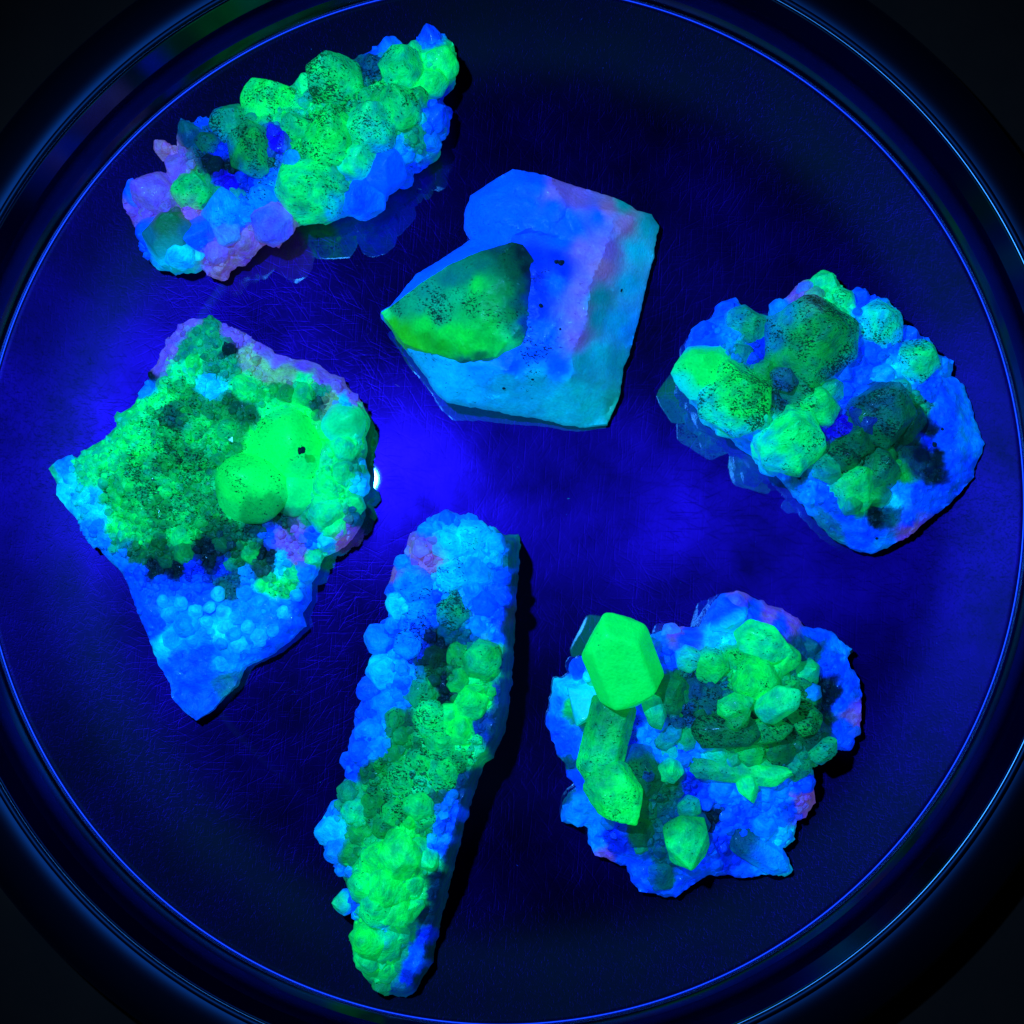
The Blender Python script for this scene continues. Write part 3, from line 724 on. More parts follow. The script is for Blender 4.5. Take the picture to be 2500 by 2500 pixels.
# ================================================================== specimen 3: right
T3 = (1580, 640, .43996)
out3 = [(185,640),(215,560),(215,470),(235,400),(290,345),(350,310),(400,260),(490,200),(540,250),(620,290),(680,300),(700,250),(760,210),(820,160),(870,100),(930,95),(1010,60),(1045,90),(1070,130),(1130,170),(1210,150),(1250,195),(1330,200),(1380,260),(1420,350),(1480,365),(1515,410),(1560,420),(1590,460),(1610,510),(1660,520),(1695,550),(1690,630),(1760,690),(1790,780),(1820,880),(1870,1010),(1860,1060),(1830,1110),(1810,1190),(1740,1270),(1690,1330),(1600,1400),(1540,1450),(1450,1520),(1350,1570),(1250,1610),(1150,1590),(1060,1540),(980,1470),(920,1400),(870,1340),(820,1280),(770,1230),(740,1180),(680,1150),(610,1110),(590,1070),(520,1030),(460,970),(380,920),(310,870),(270,800),(240,740),(200,700)]
r3 = Rock("mineral_specimen", T3, "rounded blue stone at far right carrying chunky green crystals and a dark hollow",
    out3, [(350,600,21),(500,750,22),(800,950,20),(900,450,21),(1200,400,16),(1500,550,15),(1000,1100,17),(1300,900,18),(1560,1060,9),(1500,950,12),(1450,1100,13),(1650,900,16),(1700,1150,14),(1250,1450,12),(1500,1350,14),(1100,1350,16),(600,350,18)], 6, 70,
    [(290,420,'B',.05),(430,270,'B',.05),(480,320,'c',.1),(300,600,'G',.4),(250,740,'C',.1),(500,740,'g',.9),(560,350,'T',.4),(640,480,'N',.4),(700,620,'M',.6),(760,240,'c',.2),(820,200,'P',.2),(930,440,'M',.9),(1000,110,'S',.3),(1070,200,'S',.5),(1190,190,'B',.05),(1290,340,'C',.7),(1250,520,'B',.2),(1450,420,'B',.1),(1500,540,'S',.5),(1640,580,'c',.1),(1400,640,'C',.4),
     (1140,720,'B',.4),(960,780,'g',.7),(780,680,(.003,.09,.16),.9),(790,980,'G',.6),(650,1040,'C',.4),(700,1130,'c',.1),(400,890,'C',.2),(520,1000,'c',.1),(1060,920,'V',.5),(1240,830,(.002,.03,.22),.5),(1380,850,'D',.8),(1440,930,'K',.4),(1450,1000,(.002,.05,.06),.5),(1170,960,'D',.8),(1100,1060,'D',.95),(1300,1080,'D',.9),(1150,1240,'g',.5),(1280,1250,'M',.5),(1200,1340,'g',.3),(1000,1120,'T',.8),(1300,1180,'T',.6),(1420,1180,'M',.3),
     (1560,950,'K',.2),(1550,980,'N',.2),(1600,1080,'K',.2),(1580,1180,'K',.2),(1500,1130,(.003,.05,.12),.3),(1510,1060,'K'),(1640,980,'B',.1),(1680,850,'B',.1),(1760,850,'c',.05),(1820,1000,'c',.05),(1700,1100,'B',.05),(1780,1150,'B',.05),(1400,1280,'c',.2),(1350,1330,'C',.2),(1500,1300,'B',.1),(1600,1300,'B',.05),(1450,1440,'B',.05),(1300,1560,'c',.1),(1200,1480,'B',.1),(1280,1400,'K',.3),(1340,1390,'t',.4),(1050,1370,'B',.2),(980,1280,'B',.2),(920,1220,'c',.5),(850,1190,'t',.4),(880,1290,'c',.3),(1000,1450,(.002,.2,.4),.3),(1450,1480,'P',.1),(1270,1530,'B',.1),(1500,780,'T',.6),(1560,700,'B',.1)],
    specks=.4, seed=3, rough=.8)
c3 = [(930,435,238,955,400,'M',dict(L=1.15,sp=1.0,p=13,zo=.28)),(500,740,196,505,700,'L',dict(L=1.15,sp=.95,p=12,zo=.22)),(315,590,150,275,560,'L',dict(L=1.2,sp=.5,p=26,zo=.3)),
      (795,985,178,770,930,'G',dict(L=1.15,sp=.65,p=18,zo=.2)),(830,690,118,790,640,'M',dict(L=1.2,sp=.9,p=18,zo=.15)),(770,640,78,770,600,(.004,.10,.20),dict(sp=1.0,p=16,zo=.9,L=1.1)),(560,360,118,570,310,'T',dict(sp=.5,p=18,col2='c')),
      (955,790,108,960,750,'g',dict(sp=.8,p=16,zo=.2)),(1025,705,68,1030,680,'M',dict(sp=.4,p=20)),(1290,345,130,1290,320,'S',dict(L=1.1,sp=.9,col2='C',p=22,zo=.15)),(1500,545,122,1530,500,'S',dict(L=1.2,sp=.65,col2='c',p=26,zo=.2)),
      (990,115,75,1010,80,'S',dict(sp=.4,p=22)),(1075,205,80,1070,190,'S',dict(sp=.7,col2='C')),(930,200,62,920,190,'T',dict(sp=.5)),(1300,830,165,1310,700,'D',dict(L=1.35,sp=.8,p=30,col2='D',zo=.25)),(1235,850,92,1290,740,(.002,.025,.22),dict(L=1.3,sp=.7,p=34,zo=.75)),
      (1420,880,120,1440,850,(.001,.06,.03),dict(sp=.8,p=18)),(1165,985,105,1160,970,'D',dict(sp=.9,p=18)),(1070,915,78,1040,880,'V',dict(sp=.8,p=40,L=.8,zo=.55)),(1150,1240,140,1170,1170,'g',dict(L=1.1,sp=.6,p=14,col2='G')),(1290,1160,118,1300,1120,'D',dict(sp=.85)),
      (1250,1290,85,1250,1330,'M',dict(sp=.4)),(690,1100,80,690,1140,'C',dict(sp=.2)),(525,500,62,520,480,'M',dict(sp=.4)),(1190,740,62,1200,700,'B',dict(sp=.4)),(1310,650,82,1330,620,'c',dict(sp=.6)),(1180,190,52,1190,170,'B',dict(sp=.05)),(1460,415,58,1480,390,'B',dict(sp=.05)),
      (1630,575,52,1650,550,'c',dict(sp=.2)),(440,270,62,470,230,'B',dict(sp=.05)),(310,390,72,280,380,'B',dict(sp=.1)),(880,150,52,870,130,'c',dict(sp=.3)),(450,900,80,430,920,'S',dict(sp=.5)),(620,860,62,640,850,'g',dict(sp=.6,p=22)),(1090,1080,90,1090,1080,'D',dict(sp=.95)),
      (1000,1150,80,990,1170,'T',dict(sp=.8)),(730,250,52,720,240,'c',dict(sp=.2)),(1400,700,78,1420,680,'T',dict(sp=.6)),(1440,760,60,1450,750,'M',dict(sp=.6)),(1250,500,60,1240,490,'B',dict(sp=.2)),(650,590,60,660,560,'M',dict(sp=.4)),(640,1030,70,620,1050,'G',dict(sp=.5)),(1130,1350,60,1110,1380,'M',dict(sp=.3))]
for c in c3: r3.crystal(*c[:6], **c[6])
grit(r3, 500, 5, 14, keep=lambda a, b: a + b * .55 < 2000 and b < 1330)
r3.scatter(48, 20, 46, keep=lambda a, b: a + b * .55 < 2040 and b < 1330, avoid=taken(r3, c3, .75), gap=.8, p=18, zo=.3)
for a, b, q in ((1640,925,12),(1272,1530,13),(1545,770,11),(905,1235,9),(1130,1150,8),(1600,1010,22),(1590,1100,26),(1620,1160,22),(1540,1170,18),(850,1190,22)):  # black lumps in place of the shade inside small holes
    r3.crystal(a, b, q, a, b, 'K', L=.8, p=6, sp=.2, zo=-.1, name="pit", mixf=0, sub=3, bump=5)

# ================================================================== specimen 4: left plate of botryoidal green on blue
T4 = (100, 750, .5332)
out4 = [(35,740),(75,700),(130,680),(165,690),(190,660),(230,640),(290,600),(345,545),(345,500),(390,475),(430,440),(460,380),(500,330),(490,300),(530,260),(550,210),(590,140),(640,75),(690,50),(740,55),(780,38),(830,75),(900,100),(960,140),(1010,165),(1070,210),(1150,235),(1220,245),(1280,265),(1320,305),(1380,320),(1395,360),(1450,410),(1470,450),(1500,515),(1480,590),(1490,640),(1470,700),(1500,770),(1495,840),(1460,870),(1475,950),(1450,1010),(1420,1060),(1350,1110),(1290,1140),(1270,1180),(1255,1220),(1230,1260),(1225,1340),(1195,1400),(1205,1460),(1150,1510),(1100,1560),(1050,1590),(980,1620),(930,1640),(905,1690),(890,1730),(840,1780),(790,1840),(710,1890),(650,1850),(600,1790),(590,1720),(540,1640),(510,1560),(480,1480),(450,1420),(420,1340),(400,1270),(350,1190),(270,1110),(210,1070),(160,960),(120,920),(70,860),(75,810)]
r4 = Rock("mineral_specimen", T4, "flat plate at far left, small green bubbles above bare blue stone tapering to a point",
    out4, [(100,780,8),(300,800,13),(600,500,16),(750,200,13),(500,900,16),(800,900,18),(1000,800,16),(1150,600,16),(1400,500,18),(1350,350,13),(1400,900,16),(1200,1080,13),(700,1150,14),(900,1250,11),(500,1250,11),(1100,1350,12),(800,1450,11),(700,1650,8),(720,1820,4),(1050,180,10),(600,120,9),(300,950,10)], 7, 34,
    [(90,730,'c',.1),(60,750,'S',.1),(130,800,'C',.1),(200,740,'S',.1),(240,680,'S',.2),(200,860,'C',.1),(220,940,'C',.05),(230,1010,'c',.05),(300,1080,'c',.05),(350,1150,'c',.05),(200,790,'S',.2),(340,520,'S',.2),(430,470,'G',.4),(400,600,'G',.5),(300,720,'G',.5),(330,850,'g',.6),(450,720,'g',.9),(540,420,'G',.6),(480,560,'G',.8),(560,560,'g',1.0),(600,500,(.002,.13,.08),.95),(600,600,'M',1.0),(570,720,'M',1.0),(620,800,'g',.95),(640,660,'M',.9),(520,640,'g',.9),(650,900,'g',.8),(500,820,'g',.8),(400,950,'g',.6),(350,1020,'G',.5),(450,1030,'g',.5),(550,950,'M',.8),(640,1040,'g',.6),(700,850,'M',.8),(700,700,'M',.8),(720,560,'g',.8),(680,430,'M',.9),(760,800,'g',.6),(760,640,'g',.6),(780,470,'M',.6),(620,360,'g',.7),
     (700,260,'G',.3),(620,300,'S',.3),(560,190,'P',.05),(600,120,'P',.05),(690,60,'P',.05),(520,270,'P',.05),(500,310,'K'),(480,350,'c',.1),(720,120,'T',.1),(780,70,'T',.1),(660,200,'T',.3),(820,170,'T',.4),(860,190,'K',.3),(780,270,'T',.8),(780,360,'C',.4),(850,260,'T',.6),(920,130,'P',.05),(880,110,'P'),(1000,180,'P',.05),(1100,240,'P',.05),(1200,260,'P',.05),(1300,320,'P',.05),(1370,380,'P',.05),(1430,420,'P',.05),(960,220,'W',.3),(1040,290,'W',.3),(1120,310,'W',.4),(1200,330,'S',.3),(1290,380,'T',.4),(1330,420,'W',.2),(1390,440,'C',.2),
     (930,370,'G',.5),(1000,400,'g',.5),(880,450,'D',.5),(1100,380,'M',.3),(1200,400,'g',.3),(1270,430,(.003,.10,.06),.3),(850,520,'M',.5),(840,600,'g',.5),(1130,560,'L',.3),(1250,600,'L',.2),(770,740,'M',.7),(775,880,'M',.7),(880,600,'M',.6),(940,480,'D',.5),(840,1000,'D',.6),(960,740,'L',.6),(900,850,'L',.7),(850,780,'L',.6),(880,930,'g',.9),(1100,720,'L',.4),(1030,800,'L',.7),(1070,900,(.001,.16,.05),.95),(1000,950,(.001,.13,.05),.95),(1000,990,(.001,.08,.05),.8),(1110,970,(.001,.07,.05),.6),(1180,850,'G',.5),(1000,600,'L',.4),(1200,500,'L',.2),(1060,480,'G',.3),(1300,700,'G',.2),(1150,1020,(.002,.09,.09),.4),(1250,750,'G',.3),(1400,560,'S',.2),(1460,500,'G',.1),(1380,640,'G',.2),(1440,740,'T',.3),(1300,820,'G',.1),(1400,830,'G',.1),(1300,950,'S',.1),(1350,980,'G',.05),(1460,800,'C',.1),(1450,960,'t',.1),(1220,960,'T',.3),  # domes: crevice shade around them and shading at their lower right put into colour
     (1100,1060,'P',.1),(1060,1050,'B',.1),(1150,1120,'P',.1),(1170,1020,'P',.2),(1250,1050,'B',.05),(1300,1070,'C',.05),(1400,1020,'P',.05),(1380,1070,'p',.05),(1200,1160,'p',.05),(1250,1150,'S',.05),(1230,1210,'c',.05),(1100,1170,'C',.2),(1160,1210,'S',.2),(1030,1130,'K',.5),(1000,1200,(.004,.08,.05),.7),(1050,1280,'G',.4),(1120,1290,'g',.5),(900,1150,'D',.5),(960,1130,'M',.5),(830,1100,(.002,.04,.08),.6),(750,1120,'K',.5),(650,1110,'M',.4),(560,1120,'D',.5),(520,1200,'K',.5),(620,1190,'K',.6),(700,1200,'N',.6),(850,1200,'N',.5),(780,1160,'K'),(880,1230,'t',.6),(850,1290,(.002,.12,.14),.5),(950,1220,'c',.5),(430,1140,'D',.4),(330,1080,'T',.3),
     (420,1220,'B',.1),(480,1320,'B',.1),(560,1290,'B',.1),(700,1280,'B',.1),(600,1400,'c',.02),(650,1460,(.001,.40,.90),.02),(750,1350,'B',.05),(850,1380,'c',.05),(850,1470,'C',.02),(930,1450,'c',.02),(600,1520,'C',.02),(700,1520,'c',.02),(900,1550,'c',.02),(990,1510,'c',.02),(820,1620,'c',.02),(1000,1350,'c',.05),(1100,1400,'c',.05),(1180,1350,'B',.05),(1150,1460,'B',.02),(1050,1530,'B',.02),(750,1600,'B',.02),(700,1720,'B',.02),(650,1620,'B',.02),(750,1800,(.001,.12,.85),.02),(850,1740,(.003,.2,.4),.02),(520,1450,'B',.02)],
    specks=.4, seed=4, rough=.55, facet=22, warp=12)
c4 = [(965,815,198,925,780,'L',dict(L=1.08,sp=.595,p=6,zo=.22,bump=.35,fm=.6)),(1120,640,215,1140,590,'L',dict(L=.95,sp=.55,p=6,zo=.10,bump=.5,fm=.75)),(1150,830,150,1150,820,'G',dict(L=.85,sp=.5,p=6,zo=-.02,bump=.4,fm=.9)),
      (1400,530,112,1440,510,'S',dict(L=1,sp=.2,p=8,zo=-.1,col2='C')),(850,560,62,850,540,'g',dict(sp=.5,p=7)),(1200,400,66,1210,390,'g',dict(sp=.2,p=7)),(1130,390,45,1130,380,'M',dict(sp=.3)),(640,1045,62,640,1030,'G',dict(sp=.6,p=8)),(930,360,60,930,350,'G',dict(sp=.4,p=7)),(1010,405,40,1010,400,'g',dict(sp=.4,p=7)),(700,250,42,700,240,'L',dict(sp=.2,p=7)),
      (1310,950,88,1330,980,'S',dict(sp=.05,p=20)),(1340,1010,58,1350,1040,'G',dict(sp=.05,p=20)),(1310,1070,42,1310,1100,'C',dict(sp=.05,p=24)),(1430,900,58,1460,880,'G',dict(sp=.05,p=20)),(1465,825,42,1490,820,'C',dict(sp=.05,p=24)),(1430,965,40,1460,960,'t',dict(sp=.05,p=24)),(1390,640,60,1400,620,'S',dict(sp=.2,p=26)),(1320,820,70,1330,800,'G',dict(sp=.1,p=22)),(1390,760,58,1400,750,'S',dict(sp=.1,p=24)),(1460,720,32,1470,720,'C',dict(sp=.1,p=24)),
      (1210,1205,48,1230,1200,'c',dict(sp=.05)),(1245,1150,40,1250,1170,'S',dict(sp=.05,p=26)),(1160,1220,42,1170,1210,'S',dict(sp=.2)),(860,190,34,860,190,'K',dict(sp=.2,p=8)),(785,360,30,785,350,'C',dict(sp=.2)),(655,1120,50,660,1110,'M',dict(sp=.3,p=18)),(575,1160,40,575,1160,'D',dict(sp=.5)),(880,1170,42,880,1160,'M',dict(sp=.3)),(960,1130,44,965,1120,'g',dict(sp=.3)),(830,1080,46,830,1070,'D',dict(sp=.5)),(505,312,17,505,312,'K',dict(p=8))]
for c in c4: r4.crystal(*c[:6], **c[6])
blue4 = [(590,1400,50),(655,1455,62),(705,1390,42),(850,1472,46),(600,1520,50),(690,1520,42),(770,1370,34),(830,1400,45),(900,1420,40),(945,1465,40),(1000,1510,52),(905,1545,48),(825,1630,44),(1000,1350,36),(930,1305,44),(810,1312,40),(1110,1400,40),(1170,1320,34),(560,1345,36),(880,1500,40),(820,1540,34),(640,1360,38),(760,1440,40),(1060,1480,34),(700,1450,36)]
r4.crystal(1192, 655, 20, 1192, 655, 'K', L=.9, p=8, sp=.2, zb=27.5, name="pit", mixf=0, sub=3, bump=5)  # black lump set on the dome for its dark notch
for a, b, q in blue4:
    r4.crystal(a, b, q, a + random.uniform(-8, 8), b + random.uniform(-8, 8), random.choice([(.003, .56, 1.4), (.001, .40, 1.4), (.006, .66, 1.3)]), L=.95, p=8, sp=.04, zo=.12, name="nodule", mixf=0, fm=.08, bump=.9)
inside4 = lambda a, b: (b < 1130 or (b < 1290 and 420 < a < 1180)) and not (b < 330 and (a < 560 + 0 or a > 1000)) and a > 130
grit(r4, 1700, 4, 13, keep=lambda a, b: inside4(a, b) and math.hypot(a - 965, b - 815) > 190 and math.hypot(a - 1120, b - 640) > 205 and math.hypot(a - 1150, b - 830) > 140, lift=.35)
av = r4.scatter(80, 30, 46, keep=inside4, avoid=taken(r4, c4, 1.0), gap=.78, p=7, L=.85, zo=0, name="nodule", inset=.9, tilt=.4, jit=.2)
av = r4.scatter(105, 20, 32, keep=inside4, avoid=av, gap=.78, p=7, L=.9, zo=.1, name="nodule", inset=.9, tilt=.4, jit=.2, tries=9000)
r4.scatter(40, 16, 26, keep=lambda a, b: b >= 1200 and b < 1500 and a > 420, avoid=[r4.t(a, b) + (q * .5,) for a, b, q in blue4], gap=.8, p=7, L=.9, name="nodule", jit=.15)

# ================================================================== specimen 5: long slab, bottom centre
T5 = (740, 1230, .32615)
def A(x, y): return (x, y)
def Bq(x, y): return ((740 + x * .33136 - 740) / .32615, (1820 + y * .33136 - 1230) / .32615)
out5 = [A(*p) for p in [(975,90),(1075,50),(1160,95),(1290,100),(1350,160),(1440,180),(1500,235),(1605,235),(1630,310),(1610,400),(1605,600),(1585,800),(1580,1000),(1560,1300),(1530,1600),(1500,1730),(1440,1850)]] + \
       [Bq(*p) for p in [(1400,90),(1340,130),(1260,350),(1200,560),(1140,780),(1100,940),(1060,1080),(1020,1300),(970,1500),(965,1600),(880,1720),(840,1820),(760,1870),(660,1850),(590,1855),(525,1780),(440,1690),(380,1600),(355,1440),(375,1270),(340,1200),(330,1100),(310,1000),(290,930),(240,900),(170,800),(160,720),(130,640),(160,520),(200,430),(260,400),(270,320),(300,260),(380,240),(400,210),(330,180),(325,100)]] + \
       [A(*p) for p in [(360,1750),(380,1690),(400,1600),(410,1540),(440,1480),(430,1400),(450,1330),(490,1290),(485,1220),(500,1170),(530,1120),(490,1030),(500,980),(580,890),(645,860),(645,780),(615,670),(655,610),(680,540),(700,415),(790,400),(780,330),(810,230),(870,195)]]
hz5 = [(1100,300,24),(1400,400,25),(900,600,21),(1200,700,25),(1400,900,27),(800,1000,21),(600,1050,15),(1100,1100,20),(1350,1150,27),(1400,1400,26),(1200,1300,24),(900,1400,23),(1000,1700,26),(1200,1750,27),(600,1500,17)] + [Bq(*q) + (z_,) for q, z_ in (((600,100),23),((900,250),27),((1100,150),26),((500,500),21),((800,500),26),((200,650),15),((650,900),27),((850,800),25),((600,1200),26),((800,1150),23),((550,1450),22),((700,1500),19),((600,1700),14),((850,1400),14),((900,1300),16))]
ep5 = [A(*q) + (z_,) for q, z_ in (((800,300),13),((650,600),12),((500,1000),11),((450,1400),11),((380,1750),11),((1100,60),14),((1450,190),8),((1620,300),2.2),((1605,600),2),((1580,1000),2),((1560,1300),2),((1500,1730),2))] + [Bq(*q) + (z_,) for q, z_ in (((1350,130),2),((1200,560),2),((1100,940),2),((1020,1300),2),((965,1600),2.5),((840,1820),3),((650,1850),5),((440,1690),8),((355,1440),12),((300,1050),12),((150,700),10),((300,250),11),((330,100),11))]
sd = (.001, .045, .12)     # dull slab side
co5 = [(q[0], q[1]) + tuple(q[2:]) for q in [(1000,100,'c',.05),(900,200,'c',.1),(870,260,'P',.1),(850,330,'p',.1),(930,400,'p',.2),(750,430,'c',.1),(690,520,'p',.05),(1100,250,'C',.45),(1300,250,'C',.4),(1250,110,'c',.05),(1400,350,'C',.05),(1450,420,'c',.05),(1100,550,'C',.6),(1330,500,'c',.1),(1250,620,'c',.3),(820,600,'c',.55),(650,640,'B',.05),(680,740,'C',.1),(850,800,'c',.85),(980,720,'B',.5),(1120,780,'T',.95),(1350,700,'B',.2),(1500,500,'B',.1),(1500,650,'B',.1),(1450,800,'B',.2),(1350,950,'c',.1),(1050,870,'B',.4),(900,900,'B',.7),(600,900,'B',.05),(520,1020,'c',.05),(650,1050,'B',.1),(780,1030,'c',.95),(850,1100,'N',.9),(980,1000,'K',.5),(1080,950,'t',.4),(960,1150,(.001,.03,.02),.5),(950,1280,'D',.6),(1100,1100,'K',.3),(1170,1130,'M',.4),(1200,1020,'t',.4),(1350,1130,'g',.5),(1420,1060,'Y',.2),(1400,1250,'G',.3),(1200,1330,'M',.5),(1050,1350,'K',.3),(1050,1450,'K',.3),(1300,1350,'g',.4),(1250,1500,'G',.3),(1330,1470,'L',.3),(600,1230,'C',.1),(700,1250,'c',.1),(480,1380,'B',.15),(820,1300,'c',.4),(850,1380,'T',.8),(950,1440,'M',.5),(750,1400,'B',.2),(620,1480,'c',.1),(680,1520,'c',.2),(450,1550,'B',.05),(700,1620,'M',.6),(780,1650,(.003,.09,.05),.5),(740,1730,'M',.5),(550,1700,'c',.1),(430,1800,'B',.1),(550,1820,'c',.2),(950,1580,'G',.5),(1000,1620,'g',.9),(1130,1560,'L',.3),(1200,1680,'L',.5),(1100,1780,'g',.9),(900,1800,'g',.7),(830,1830,'M',.5),(1240,1800,'G',.6),
        (1560,300,'t',.1),(1600,250,(.002,.2,.3),.1),(1560,600,sd,.1),(1540,800,(.01,.05,.12),.1),(1540,1000,sd,.2),(1520,1200,(.001,.05,.22),.2),(1480,1400,(.001,.04,.24),.1),(1400,1600,(.001,.05,.3),.2),(1320,1700,(.001,.05,.35),.2),(1480,1600,sd,.1),(1440,1750,sd,.1),(1520,450,'t',.1),(1500,730,'N',.1),(1440,1020,'B',.1)]] + \
      [Bq(a, b) + tuple(r) for a, b, *r in [(380,100,'B',.1),(350,180,'B',.05),(460,190,'D',.3),(560,130,'M',.6),(580,200,'M',.8),(680,60,'M',.5),(900,100,'g',.9),(700,300,'g',.8),(830,230,'S',.9),(1000,200,'g',.9),(1150,100,'g',.9),(1100,200,'M',.7),(300,300,'T',.2),(350,340,'T',.3),(300,440,'T',.5),(400,480,'S',.6),(190,480,'c',.05),(230,600,'C',.05),(220,800,'c',.05),(260,920,'c',.1),(130,620,'B',.05),(500,400,'M',.8),(500,500,'M',.7),(680,480,'M',.9),(850,420,'g',.5),(900,530,'g',.5),(980,400,(.003,.12,.08),.5),(600,600,'M',1.0),(400,630,'M',.5),(350,800,'M',.5),(420,850,'g',.4),(750,650,'L',.2),(600,850,'L',.25),(700,950,'L',.35),(520,750,'g',.4),(900,800,'G',.3),(900,650,'M',.4),(950,850,'G',.2),(500,950,'G',.4),(340,1030,'T',.6),(450,1100,'L',.3),(300,1130,'c',.3),(360,1150,'B',.4),(260,1150,'S',.2),(700,1150,'L',.3),(820,1080,'G',.3),(500,1200,'G',.6),(650,1250,'L',.1),(870,1100,'g',.2),(450,1400,'L',.1),(550,1450,'L',.15),(600,1380,'C',.4),(700,1350,'G',.2),(450,1600,'G',.1),(560,1680,'g',.15),(620,1620,'G',.1),(680,1650,'T',.2),(720,1500,'T',.2),(800,1350,'T',.2),
        (1050,430,'c',.2),(1120,480,'B',.1),(1050,600,'B',.1),(1000,680,'c',.1),(1010,760,'B',.1),(940,750,'c',.2),(1200,250,sd,.1),(1200,400,(.001,.05,.2),.1),(1150,600,sd,.1),(1080,800,sd,.2),(980,950,(.001,.02,.06),.4),(1020,1000,sd,.3),(950,1100,(.001,.035,.1),.3),(900,1250,(.001,.03,.08),.2),(980,1250,sd,.1),(880,1400,'N',.1),(840,1530,'B',.05),(800,1600,'B',.05),(930,1500,(.001,.03,.06),.1),(760,1700,'N',.1),(700,1780,(.001,.1,.3),.1),(860,1700,(.001,.03,.08),.1),(560,1800,'T',.2)]]
r5 = Rock("mineral_specimen", T5, "long narrow crystal-crusted slab, blue at top and green below, reaching the lower tray wall",
    out5, hz5, 10, 26, co5, seed=5, edge_pts=ep5, rough=.7, facet=30)
c5 = [(1090,290,125,1090,260,'C',dict(sp=.55,p=14,L=1.0)),(1280,250,130,1270,230,'C',dict(sp=.55,p=14,L=1.1,zo=.3)),(880,310,100,860,280,'c',dict(sp=.2,L=.8,fm=.7)),(940,210,80,930,180,'c',dict(sp=.1)),(1120,530,118,1120,520,'C',dict(sp=.75,p=12,zo=.25)),(1320,500,112,1330,480,(.001,.38,.88),dict(sp=.15,p=12)),(830,600,135,830,560,'c',dict(sp=.7,p=14)),
      (690,740,85,640,720,'C',dict(sp=.2)),(870,790,95,870,760,'c',dict(sp=1.0,p=12)),(1130,790,125,1130,760,'T',dict(sp=1.0,p=12,zo=.25)),(560,1010,118,480,1010,'c',dict(sp=.08,p=22,col2='B')),(790,1040,108,790,1010,'c',dict(sp=1.0,p=14)),(600,1250,118,580,1230,'C',dict(sp=.15,p=12)),(480,1385,88,410,1370,'B',dict(sp=.25,p=18)),
      (980,1150,140,980,1120,(.002,.045,.03),dict(sp=.8,p=16,zo=.1,L=1.1)),(1170,1130,98,1170,1090,'M',dict(sp=.5,p=16)),(1350,1160,128,1370,1100,'g',dict(sp=.45,p=28,L=1.3,zo=.3,bump=.5)),(1190,1350,108,1180,1320,'g',dict(sp=.4,p=20)),(1290,1340,72,1300,1300,'G',dict(sp=.3,p=24)),(1250,1490,128,1230,1450,'L',dict(sp=.35,p=18,zo=.3)),
      (870,1410,115,860,1370,'T',dict(sp=.85,p=20,col2='M',zo=.2)),(620,1510,115,600,1480,'c',dict(sp=.15,p=14)),(700,1620,88,710,1600,'M',dict(sp=.6,p=12)),(740,1740,66,740,1720,'M',dict(sp=.4,p=18)),(500,1720,100,460,1700,'c',dict(sp=.1)),(430,1850,78,400,1850,'B',dict(sp=.1)),(560,1820,80,560,1800,'c',dict(sp=.2)),
      (960,1610,128,940,1570,'G',dict(sp=.85,p=14,zo=.3)),(1100,1570,80,1110,1540,'G',dict(sp=.3,p=9,zo=.5)),(1180,1700,112,1200,1660,'L',dict(sp=.75,p=12,zo=.3)),(1050,1800,140,1050,1780,'g',dict(sp=1.0,p=10,zo=.1)),(1250,140,70,1240,120,'c',dict(sp=.05)),(1080,110,62,1080,80,'B',dict(sp=.05)),(1450,300,80,1480,280,'c',dict(sp=.05)),(1420,400,80,1430,380,'C',dict(sp=.05)),(1500,700,62,1520,700,'B',dict(sp=.05)),(1500,560,62,1510,560,'B',dict(sp=.05)),(1280,650,80,1270,640,'c',dict(sp=.3)),(1370,760,90,1370,740,'B',dict(sp=.1)),(1320,920,75,1320,910,'c',dict(sp=.1)),(980,670,50,975,665,'c',dict(sp=.6)),(860,900,55,860,890,'c',dict(sp=.9)),(1080,930,75,1080,920,'t',dict(sp=.4)),(680,900,70,660,880,'c',dict(sp=.05)),(740,440,60,720,420,'c',dict(sp=.05)),(720,1420,60,720,1410,'c',dict(sp=.05))]
for c in c5: r5.crystal(*c[:6], **c[6])
f5 = .33136 / .32615
